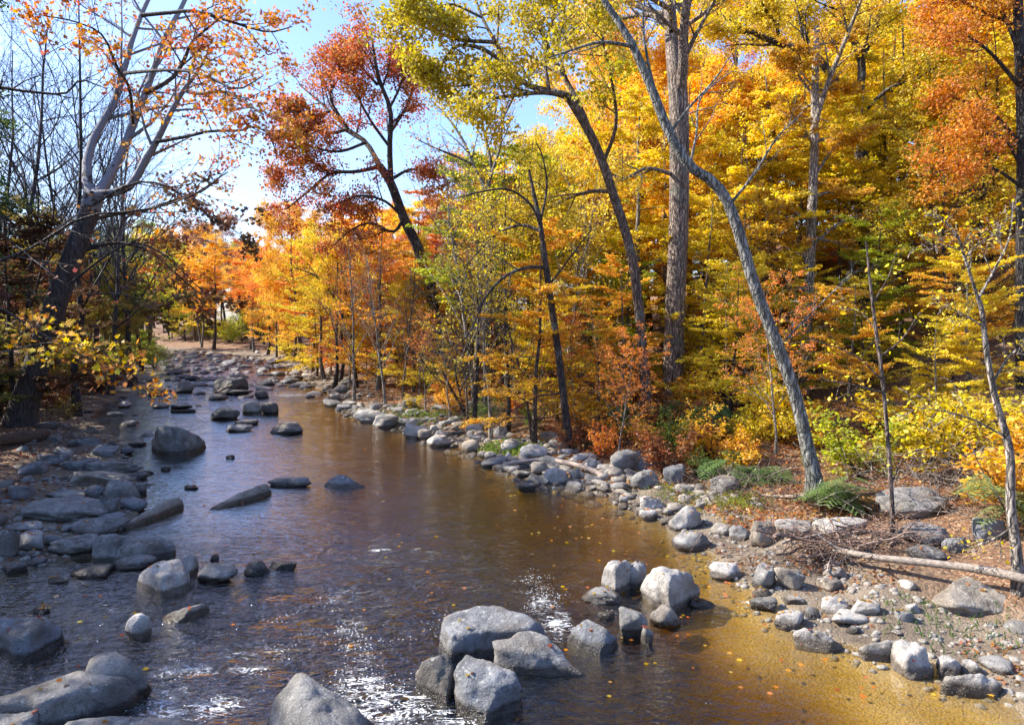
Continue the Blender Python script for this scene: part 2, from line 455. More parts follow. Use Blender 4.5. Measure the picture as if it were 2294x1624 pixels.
def mk_water():
    m, nt, out, N, L = mat('creek_water')
    geo = N('ShaderNodeNewGeometry'); P = geo.outputs['Position']
    fo = N('ShaderNodeAttribute', attribute_name='foam'); ch = N('ShaderNodeAttribute', attribute_name='chop')
    mp = N('ShaderNodeMapping', ins={'Vector': P, 'Rotation': (0, 0, math.radians(62)), 'Scale': (0.9, 1.8, 1)})
    w1 = N('ShaderNodeTexNoise', ins={'Vector': mp.outputs[0], 'Scale': 1.5, 'Detail': 3, 'Roughness': 0.5, 'Distortion': 1.9})
    w2 = N('ShaderNodeTexNoise', ins={'Vector': mp.outputs[0], 'Scale': 6.0, 'Detail': 3, 'Roughness': 0.6, 'Distortion': 0.8})
    w3 = N('ShaderNodeTexNoise', ins={'Vector': mp.outputs[0], 'Scale': 26.0, 'Detail': 2})
    a1 = N('ShaderNodeMath', operation='MULTIPLY_ADD', ins={0: w2.outputs[0], 1: 0.60, 2: w1.outputs[0]})
    a2 = N('ShaderNodeMath', operation='MULTIPLY_ADD', ins={0: w3.outputs[0], 1: 0.07, 2: a1.outputs[0]})
    st = N('ShaderNodeMapRange', ins={0: ch.outputs['Fac'], 3: 0.05, 4: 1.0})
    bp = N('ShaderNodeBump', ins={'Distance': 0.19, 'Height': a2.outputs[0], 'Strength': st.outputs[0]})
    lw = N('ShaderNodeLayerWeight', ins={'Blend': 0.5, 'Normal': bp.outputs[0]})
    pw = N('ShaderNodeMath', operation='POWER', ins={0: lw.outputs['Facing'], 1: 2.7})
    fr = N('ShaderNodeMath', operation='MULTIPLY_ADD', ins={0: pw.outputs[0], 1: 0.94, 2: 0.05})
    gl = N('ShaderNodeBsdfGlossy', ins={'Roughness': 0.02, 'Color': (1, 1, 1, 1), 'Normal': bp.outputs[0]})
    tr = N('ShaderNodeBsdfTransparent', ins={'Color': (0.97, 0.93, 0.85, 1)})
    wt = N('ShaderNodeMixShader', ins={0: fr.outputs[0], 1: tr.outputs[0], 2: gl.outputs[0]})
    # foam: ragged streaks drawn out along the current, and loose bubbles
    mf = N('ShaderNodeMapping', ins={'Vector': P, 'Rotation': (0, 0, math.radians(62)), 'Scale': (1.3, 3.2, 1)})
    f1 = N('ShaderNodeTexNoise', ins={'Vector': mf.outputs[0], 'Scale': 1.7, 'Detail': 4, 'Roughness': 0.55, 'Distortion': 2.2})
    fa = N('ShaderNodeMath', operation='SUBTRACT', ins={0: f1.outputs[0], 1: 0.5}); fb = N('ShaderNodeMath', operation='ABSOLUTE', ins={0: fa.outputs[0]})
    fw = N('ShaderNodeMath', operation='MULTIPLY_ADD', ins={0: fo.outputs['Fac'], 1: 0.15, 2: -0.034})
    f2 = N('ShaderNodeMath', operation='SUBTRACT', ins={0: fw.outputs[0], 1: fb.outputs[0]})
    fc = N('ShaderNodeTexNoise', ins={'Vector': mf.outputs[0], 'Scale': 2.2, 'Detail': 5, 'Roughness': 0.7, 'Distortion': 0.6})
    fcm = N('ShaderNodeMath', operation='MULTIPLY_ADD', ins={0: fo.outputs['Fac'], 1: 0.30, 2: fc.outputs[0]})
    fcr = N('ShaderNodeMapRange', ins={0: fcm.outputs[0], 1: 0.56, 2: 0.70})
    f30 = N('ShaderNodeMapRange', ins={0: f2.outputs[0], 1: -0.006, 2: 0.030})
    f3 = N('ShaderNodeMath', operation='MULTIPLY', ins={0: f30.outputs[0], 1: fcr.outputs[0]})
    vb = N('ShaderNodeTexVoronoi', ins={'Vector': P, 'Scale': 16.0})
    bub = N('ShaderNodeMapRange', ins={0: vb.outputs['Distance'], 1: 0.22, 2: 0.14})
    cl = N('ShaderNodeTexNoise', ins={'Vector': P, 'Scale': 1.1, 'Detail': 4, 'Roughness': 0.7})
    cla = N('ShaderNodeMath', operation='MULTIPLY_ADD', ins={0: fo.outputs['Fac'], 1: 0.55, 2: cl.outputs[0]})
    clm = N('ShaderNodeMapRange', ins={0: cla.outputs[0], 1: 0.62, 2: 0.74})
    bb = N('ShaderNodeMath', operation='MULTIPLY', ins={0: bub.outputs[0], 1: clm.outputs[0]})
    fm = N('ShaderNodeMath', operation='MAXIMUM', ins={0: f3.outputs[0], 1: bb.outputs[0]})
    fk = N('ShaderNodeMath', operation='MULTIPLY', ins={0: fm.outputs[0], 1: 0.85})
    df = N('ShaderNodeBsdfDiffuse', ins={'Color': (0.8, 0.82, 0.82, 1), 'Normal': bp.outputs[0]})
    al = N('ShaderNodeMixShader', ins={0: fk.outputs[0], 1: wt.outputs[0], 2: df.outputs[0]})
    L(al.outputs[0], out.inputs[0])
    va = N('ShaderNodeVolumeAbsorption', ins={'Color': (0.66, 0.57, 0.10, 1), 'Density': 4.6})
    L(va.outputs[0], out.inputs[1])
    return m


def mk_plain(name, c, rough=0.85, scale=20):
    m, nt, out, N, L = mat(name)
    oi = N('ShaderNodeObjectInfo'); tc = N('ShaderNodeTexCoord')
    n = N('ShaderNodeTexNoise', ins={'Vector': tc.outputs['Object'], 'Scale': scale, 'Detail': 5})
    r = N('ShaderNodeValToRGB', ins={0: n.outputs[0]}); ramp(r, [(0.3, g3(0.5)), (0.7, g3(1.3))])
    c_ = N('ShaderNodeMix', data_type='RGBA', blend_type='MULTIPLY', ins={0: 1.0, 6: (*c, 1), 7: r.outputs[0]})
    bp = N('ShaderNodeBump', ins={'Strength': 0.6, 'Distance': 0.02, 'Height': n.outputs[0]})
    b = N('ShaderNodeBsdfPrincipled', ins={'Base Color': c_.outputs[2], 'Roughness': rough, 'Normal': bp.outputs[0]})
    L(b.outputs[0], out.inputs[0])
    return m


DEAD = mk_dead()
LEAFW = mk_leaf('mottled_autumn_leaf', .455, .555, .45, 1.5)
LEAF, BARK, SYC, ROCK, GROUND, WATER = mk_leaf(), mk_bark(), mk_bark('sycamore_bark', True), mk_rock(), mk_ground(), mk_water()
PEB = mk_plain('pebble', (0.26, 0.235, 0.20))

YEL, GOLD, ORG = (0.74, 0.53, 0.012), (0.78, 0.40, 0.012), (0.72, 0.21, 0.012)
YGR, GRN, RED = (0.45, 0.46, 0.02), (0.10, 0.17, 0.03), (0.36, 0.055, 0.03)
RUS, DGR, LIME = (0.34, 0.11, 0.035), (0.035, 0.085, 0.03), (0.48, 0.50, 0.05)
B_DARK, B_GREY, B_PALE, B_BROWN = (0.085, 0.062, 0.05), (0.26, 0.235, 0.20), (0.50, 0.44, 0.37), (0.18, 0.125, 0.09)

# ------------------------------------------------------------------ ground sheet and water
def grid_mesh(name, X, Y, Z, m, attrs):
    ny, nx = X.shape
    V = np.stack([X, Y, Z], -1).reshape(-1, 3)
    i = np.arange(ny - 1)[:, None] * nx + np.arange(nx - 1)[None]
    F = np.stack([i, i + 1, i + nx + 1, i + nx], -1).reshape(-1, 4)
    mb = MB(); mb.add(V, F)
    me = mb.mesh(name, m)
    for k, v in attrs.items():
        a_ = me.attributes.new(k, 'FLOAT', 'POINT'); a_.data.foreach_set('value', v.ravel().astype(np.float32))
    return me


yy = np.concatenate([np.linspace(-25, 3, 24)[:-1], np.geomspace(3, 60, 330)[:-1], np.geomspace(60, 420, 130)])
uu = np.linspace(-1, 1, 420)
uu = np.sign(uu) * (0.28 * np.abs(uu) + 0.72 * np.abs(uu) ** 3)
GX = np.outer(np.maximum(np.abs(yy) * 1.1 + 40, 45), uu); GY = np.repeat(yy[:, None], len(uu), 1)
GZ = H(GX, GY); sr, sl = shore(GX, GY)
sandy = sm(2.0, 4.5, GX) * (1 - sm(11.5, 14, GY)) + 0.34 * sm(-7.5, -1.0, sr) * sm(9, 14, GY)
tag(link('ground', grid_mesh('ground', GX, GY, GZ, GROUND, {'shore': np.maximum(sr, sl), 'sandy': sandy})), kind='structure')

yw = np.concatenate([np.linspace(-10, 4, 12)[:-1], np.geomspace(4, 150, 420)])
tt = np.linspace(0, 1, 150)
xl_, xr_ = np.interp(yw, YL, XL) - 2.0, np.interp(yw, YR, XR) + 2.0
WX = xl_[:, None] + (xr_ - xl_)[:, None] * tt[None]; WY = np.repeat(yw[:, None], len(tt), 1)


def blobs(pts):
    f = np.zeros_like(WX)
    for px, py, rx, ry, s in pts:
        c = onz(px, py)
        f = np.maximum(f, min(s, .60) * np.exp(-((WX - c[0]) / rx) ** 2 - ((WY - c[1]) / ry) ** 2))
    return f


foam = blobs([(1215, 1345, .5, .8, .47), (1245, 1390, .38, .55, .75), (1265, 1405, .25, .35, .85), (1200, 1330, .5, .35, .4), (850, 1232, .35, .2, .6), (930, 1230, .2, .15, .5),
              (650, 885, 1.6, 1.6, .62), (700, 898, 1.0, .8, .45), (800, 1535, .55, 1.0, .52), (860, 1585, 1.0, .55, .62), (960, 1605, .5, .4, .72), (1030, 1620, .4, .3, .72), (820, 1480, .4, .5, .4),
              (470, 1585, .6, .4, .68), (360, 1595, .6, .6, .52), (430, 1500, .9, .3, .48), (1190, 1300, .5, .8, .34), (700, 1590, .6, .5, .5), (900, 1560, .8, .6, .52), (800, 1440, .35, .8, .42), (560, 1460, 1.2, .5, .40), (380, 1560, .8, .4, .45), (560, 1500, .6, .3, .44), (640, 1560, .4, .3, .4), (760, 1330, .5, 1.2, .36), (780, 1400, .5, .8, .40),
              (420, 860, 4, 5, .38), (330, 800, 8, 12, .40), (560, 905, 1.5, 1.2, .4), (960, 950, .6, .4, .35), (790, 950, .6, .6, .4), (1300, 1300, .5, .4, .3), (1400, 1370, .4, .4, .3), (250, 1370, .4, .3, .36), (480, 1290, .5, .3, .30), (640, 1400, 1.6, 1.2, .26), (900, 1420, 1.0, 1.2, .24), (540, 1180, 1.5, 1.5, .20), (1690, 1350, .5, .25, .5)])
chop = np.clip(0.13 + 0.0 * blobs([(450, 1250, 6, 7, 1.0)]) + blobs([(450, 1420, 5.0, 3.6, .8), (900, 1580, 2.0, 1.5, .6), (1230, 1390, .7, .8, .6), (430, 880, 9, 14, .45), (330, 800, 25, 25, .5), (650, 890, 3, 3, .5), (850, 1320, 2.2, 2.0, .5)]), 0, 1)
chop *= 1 - 0.6 * sm(3.5, 5.5, WX) * (1 - sm(11, 14, WY))
wv = np.stack([WX * 1.1 + WY * 0.5, WY * 1.9, np.zeros_like(WX)], -1).reshape(-1, 3)
WZ = (fbm(wv, 3, 5).reshape(WX.shape) * 0.035) * chop + 0.05 * np.clip(foam - 0.45, 0, 1) * fbm(wv * 3, 2, 9).reshape(WX.shape)
tag(link('water', grid_mesh('water', WX, WY, WZ, WATER, {'foam': foam, 'chop': chop})), kind='structure')

# ------------------------------------------------------------------ rocks
ICO = {}


def ico(sub):
    if sub not in ICO:
        bm = bmesh.new(); bmesh.ops.create_icosphere(bm, subdivisions=sub, radius=1)
        V = np.array([v.co[:] for v in bm.verts]); F = np.array([[v.index for v in f.verts] for f in bm.faces]); bm.free()
        ICO[sub] = (nrm(V), F)
    return ICO[sub]


def rock_shape(size, seed, style='b', sub=4):
    rg = R_(seed); D, F = ico(sub)
    nP, p, lo = {'b': (11, 14, .60), 'a': (12, 26, .5), 's': (11, 22, .55), 'r': (8, 7, .78)}[style]
    n = nrm(rg.normal(size=(nP, 3)) * np.array([1, 1, .8])); h = rg.uniform(lo, 1, nP)
    if style in 'as':
        n = np.vstack([n, nrm(np.array([[rg.normal(0, .18), rg.normal(0, .18), 1.0]]))]); h = np.append(h, rg.uniform(.45, .6))
    r = ((1 / 1.12) ** p + (np.maximum(D @ n.T, 0) / h).__pow__(p).sum(1)) ** (-1 / p)
    V = D * r[:, None]
    o = rg.uniform(0, 50, 3)
    V = V * (1 + 0.13 * fbm(V * 1.5 + o, 3, seed % 97) + 0.045 * fbm(V * 5 + o, 4, seed % 89))[:, None]
    lo_, hi_ = V.min(0), V.max(0)
    return (V - (lo_ + hi_) / 2) / (hi_ - lo_) * np.array(size), F


def hull_shape(pts, seed, p=16, sub=5, rough=1.0):
    bm = bmesh.new()
    for q in pts:
        bm.verts.new(Vector(q))
    r = bmesh.ops.convex_hull(bm, input=bm.verts)
    bmesh.ops.delete(bm, geom=list({v for v in r['geom_interior'] if isinstance(v, bmesh.types.BMVert)}), context='VERTS')
    bm.normal_update()
    c = np.mean([v.co[:] for v in bm.verts], axis=0)
    n = np.array([f.normal[:] for f in bm.faces]); h = np.array([np.dot(np.array(f.verts[0].co[:]) - c, f.normal[:]) for f in bm.faces])
    sgn = np.sign(h); n *= sgn[:, None]; h = np.abs(h)
    ok = h > 1e-4; n, h = n[ok], h[ok]; bm.free()
    D, F = ico(sub)
    r = ((np.maximum(D @ n.T, 0) / h) ** p).sum(1) ** (-1 / p)
    V = D * r[:, None]; sz = np.ptp(V, axis=0).max()
    o = R_(seed).uniform(0, 50, 3); Q = V / sz
    V = V * (1 + rough * (0.085 * fbm(Q * 3.0 + o, 3, seed % 97) + 0.05 * fbm(Q * 9 + o, 4, seed % 71)))[:, None]
    return V + c, F


ROCKS_XY = []
TOPS = []
C_GREY, C_SHADE_BLUE, C_TAN, C_DARK, C_PALE = (0.25, 0.24, 0.225), (0.20, 0.205, 0.215), (0.33, 0.285, 0.23), (0.145, 0.135, 0.125), (0.46, 0.425, 0.38)  # the bluish tone holds the cast of open shade in the stone colour
TONE = {'g': C_GREY, 'u': C_SHADE_BLUE, 't': C_TAN, 'd': C_DARK, 'p': C_PALE}


def rock(x0, x1, yt, yb, style, tone, label, group='boulders in the creek bed', dk=0.75, name='boulder'):
    seed = int(x0 * 7 + yb * 13 + x1)
    b = gp((x0 + x1) / 2, yb)
    z0 = max(b[2], 0.0)
    d = b[1]; W = (x1 - x0) * d / FPX; hp = (yb - yt) * d / FPX
    el = math.atan2(CAM_H - z0, d)
    D = dk * W
    h = (hp - 0.62 * D * math.sin(el)) / math.cos(el)
    if h < 0.2 * W:
        D = max(min(D, (hp - 0.18 * W) / (0.62 * math.sin(el) + 1e-6)), 0.35 * W); h = max(0.17 * W, (hp - 0.62 * D * math.sin(el)) / math.cos(el))
    sink = max(0.45 * h, 0.12)
    sub = 5 if (x1 - x0) > 110 else (4 if (x1 - x0) > 45 else 3)
    V, F = rock_shape((W, D, h + sink), seed, style, sub)
    mb = MB(); mb.add(V + np.array([0, 0, (h - sink) / 2]), F)
    o = mb.build(name, ROCK, None, tuple(np.array(TONE[tone]) * R_(seed).uniform(.8, 1.2)))
    o.location = (b[0], b[1] + D * 0.42, z0)
    TOPS.append((V + np.array([b[0], b[1] + D * .42, z0 + (h - sink) / 2])))
    ROCKS_XY.append((b[0], b[1] + D * 0.42, W * 0.5))
    return tag(o, label, 'stone' if name == 'stone' else 'boulder', group)


def hero(parts, tone, label, group='boulders in the creek bed', p=24, rough=1.0):
    """parts: lists of (picture x, picture y, height above the water) that outline one lobe of the boulder"""
    W = [[onz(*q) for q in part] for part in parts]
    allp = np.concatenate([np.array(w) for w in W]); c = allp.mean(0); c[2] = 0
    mb = MB()
    for k, w in enumerate(W):
        w = np.array(w) - c
        m_ = w.mean(0)
        low = w.copy(); low[:, :2] = m_[:2] + (low[:, :2] - m_[:2]) * 1.04; low[:, 2] = -0.35
        top = w[w[:, 2] > 0.12]
        back = top + np.array([0, 0.12, 0]); back[:, 2] *= 0.55
        V, F = hull_shape(np.vstack([w, low, back]), int(abs(c[0] * 100) + k * 17 + 3), p, 5, rough)
        mb.add(V, F)
    o = mb.build('boulder', ROCK, None, TONE[tone]); o.location = c
    TOPS.append(np.concatenate(mb.V) + c)
    ROCKS_XY.append((c[0], c[1], np.ptp(allp[:, 0]) / 2))
    return tag(o, label, 'boulder', group)


# heroes in the foreground
hero([[(980, 1394, .30), (990, 1380, .42), (1032, 1361, .46), (1109, 1356, .46), (1154, 1366, .45), (1189, 1380, .42), (1221, 1401, .33), (1240, 1432, .05), (1072, 1410, .44), (1011, 1427, .36), (1180, 1412, .38), (1190, 1440, .10)],
      [(985, 1400, .34), (1011, 1422, .38), (1070, 1405, .42), (1030, 1385, .42), (1022, 1472, -.02), (1066, 1474, -.02), (1005, 1440, .15), (1062, 1440, .25)]], 'u',
     'broad flat-topped blue-grey boulder with an undercut front')
hero([[(1097, 1432, .36), (1186, 1412, .44), (1217, 1418, .42), (1242, 1450, .30), (1291, 1483, .14), (1328, 1516, 0), (1207, 1516, 0), (1158, 1508, .03), (1099, 1476, .10), (1105, 1450, .36), (1200, 1462, .30)]], 'g',
     'wedge-shaped grey boulder whose right end tapers down into the golden water')
hero([[(1008, 1461, .52), (990, 1465, .44), (965, 1472, .5), (945, 1476, .46), (930, 1500, .3), (935, 1548, .02), (1000, 1580, 0), (1018, 1490, .42), (1020, 1540, .1)]], 'd',
     'dark jagged split boulder with a pointed tip beside the foaming rapid', p=22)
hero([[(1046, 1461, .55), (1085, 1474, .52), (1120, 1492, .46), (1154, 1504, .42), (1172, 1528, .34), (1168, 1560, .05), (1109, 1592, 0), (1085, 1622, -.02), (1043, 1592, .0), (1015, 1488, .48), (1030, 1540, .3), (1120, 1530, .40)]], 'u',
     'cracked blue-grey block with a sloping speckled top, lowest of the four-boulder cluster', p=22)
hero([[(1266, 1429, 0), (1312, 1380, .36), (1326, 1385, .36), (1360, 1410, .28), (1397, 1446, 0), (1346, 1468, 0), (1305, 1453, 0), (1290, 1420, .2)]], 'u',
     'pointed dark grey boulder beside the white chute of water', p=20)
hero([[(0, 1548, .42), (70, 1527, .46), (122, 1513, .46), (188, 1490, .48), (300, 1525, .34), (346, 1536, .0), (297, 1560, 0), (244, 1592, 0), (140, 1622, 0), (0, 1640, .05), (-60, 1570, .4), (-60, 1640, 0), (90, 1570, .44), (200, 1540, .42)],
      [(194, 1466, .52), (223, 1450, .56), (258, 1450, .56), (290, 1472, .50), (321, 1500, .36), (344, 1532, .02), (240, 1580, 0), (190, 1510, .4), (260, 1500, .5)]], 'g',
     'long lichen-blotched slab with a raised hump at its right end, at the lower left', p=14)
hero([[(-30, 1600, .25), (40, 1588, .32), (85, 1596, .28), (105, 1625, .05), (-30, 1680, .2), (60, 1680, 0)]], 'g', 'rounded grey boulder cut off by the lower left corner of the photo')
hero([[(122, 1622, .10), (180, 1602, .30), (260, 1594, .36), (330, 1607, .34), (440, 1612, .26), (500, 1626, .05), (150, 1700, .25), (330, 1700, .3), (480, 1690, 0), (120, 1690, 0)]], 'g',
     'low whale-backed grey boulder cut off by the bottom edge of the photo')
hero([[(670, 1487, .72), (684, 1504, .66), (642, 1530, .45), (719, 1530, .52), (740, 1570, .36), (800, 1606, .2), (860, 1626, .02), (600, 1590, .12), (590, 1626, 0), (640, 1690, .1), (860, 1690, 0), (720, 1640, .34), (660, 1580, .45)],
      [(722, 1540, .42), (740, 1545, .40), (782, 1588, .14), (784, 1602, 0), (730, 1600, .1)]], 'g',
     'peaked pale-speckled boulder like a small pyramid at the bottom edge beside the foam', p=18)
hero([[(304, 1298, .12), (316, 1280, .28), (349, 1257, .42), (402, 1249, .45), (410, 1252, .42), (424, 1284, .3), (418, 1308, .05), (402, 1322, 0), (370, 1330, 0), (335, 1327, 0), (310, 1316, 0), (360, 1290, .40)],
      [(405, 1251, .36), (430, 1240, .40), (440, 1242, .38), (439, 1266, .15), (424, 1284, .05), (420, 1296, 0)]], 'p',
     'pale lichen-covered block with an upright fin, in the water off the left bank')
hero([[(0, 1382, .40), (21, 1384, .42), (100, 1377, .46), (116, 1388, .40), (139, 1403, .28), (141, 1417, .12), (129, 1438, 0), (84, 1470, 0), (52, 1473, 0), (20, 1460, .02), (-20, 1445, .1), (-25, 1400, .35), (60, 1420, .42), (30, 1440, .3)]], 'u',
     'large dished blue-grey boulder at the left edge with pale lichen on top')
hero([[(206, 1228, .30), (212, 1205, .5), (230, 1192, .58), (252, 1191, .58), (262, 1200, .52), (300, 1204, .36), (235, 1262, 0), (207, 1255, 0), (260, 1250, .1)],
      [(252, 1195, .48), (300, 1198, .44), (360, 1203, .38), (390, 1214, .28), (398, 1236, .06), (392, 1246, 0), (330, 1258, 0), (240, 1262, 0), (300, 1225, .36)]], 'g',
     'long round-backed boulder with a lichen-white hump at its left end, on the left shore')
hero([[(335, 1003, 0), (337, 986, .35), (349, 951, 1.05), (360, 944, 1.2), (380, 947, 1.15), (419, 961, .9), (457, 975, .55), (471, 994, .1), (468, 1002, 0), (400, 1006, 0), (410, 985, .55), (350, 980, .5)]], 'g',
     'largest lone boulder in midstream, peaked at its left end, with a dark reflection', p=14)
hero([[(721, 1090, 0), (740, 1072, .18), (765, 1060, .36), (790, 1073, .2), (822, 1090, 0), (760, 1095, 0), (800, 1094, 0)]], 'u', 'low grey pyramid-shaped rock breaking the water in midstream', p=24)
hero([[(272, 1180, .05), (285, 1165, .2), (340, 1138, .28), (385, 1115, .32), (400, 1113, .3), (407, 1122, .2), (404, 1132, .05), (350, 1158, 0), (300, 1182, 0), (278, 1184, 0)]], 't',
     'log-shaped tan rock lying aslant in the bright water off the left shore')
hero([[(463, 1140, .02), (500, 1120, .16), (540, 1105, .24), (590, 1083, .32), (600, 1081, .32), (607, 1096, .15), (600, 1108, 0), (540, 1128, 0), (490, 1142, 0)]], 't',
     'long narrow rock slab slanting up to its blunt right end in midstream')
hero([[(360, 1388, 0), (385, 1370, .14), (430, 1354, .22), (462, 1350, .2), (474, 1358, .06), (450, 1372, 0), (400, 1396, 0), (375, 1394, 0)]], 't',
     'narrow tan-backed rock like a fish, lower left in the dark blue water')
hero([[(1432, 1300, .28), (1436, 1280, .5), (1455, 1266, .68), (1500, 1263, .70), (1545, 1278, .56), (1572, 1305, .28), (1560, 1325, .02), (1500, 1352, 0), (1470, 1358, 0), (1440, 1335, .08), (1500, 1300, .6)]], 'p',
     'biggest smooth rounded boulder of the group off the right bank', p=10)
hero([[(1343, 1306, .1), (1350, 1272, .42), (1362, 1254, .56), (1390, 1249, .60), (1414, 1252, .52), (1418, 1280, .3), (1410, 1314, 0), (1360, 1314, 0), (1380, 1285, .4)]], 'p',
     'upright smooth grey boulder, leftmost of the three huddled off the right bank')
hero([[(1781, 1412, .22), (1795, 1400, .28), (1820, 1405, .28), (1860, 1422, .22), (1905, 1452, .02), (1860, 1458, 0), (1815, 1450, 0), (1785, 1430, .05)]], 'p',
     'sunlit pale rock with a ragged long right end lying in the golden shallows', p=14, rough=1.5)
hero([[(1938, 1448, .2), (1950, 1436, .28), (2010, 1432, .32), (2030, 1436, .3), (2020, 1470, .1), (1960, 1466, 0)], [(2010, 1436, .34), (2050, 1432, .38), (2075, 1455, .3), (2092, 1505, .05), (2050, 1520, 0), (1995, 1496, 0), (2030, 1470, .3)]], 'p',
     'big pale two-lobed rock at the edge of the sandy golden pool', rough=1.4)
hero([[(2106, 1528, .12), (2130, 1512, .22), (2170, 1508, .24), (2235, 1516, .22), (2254, 1540, .06), (2240, 1560, 0), (2180, 1552, 0), (2115, 1540, 0)]], 'p',
     'long pale rock below two small ones at the sand edge, lower right', rough=1.6)

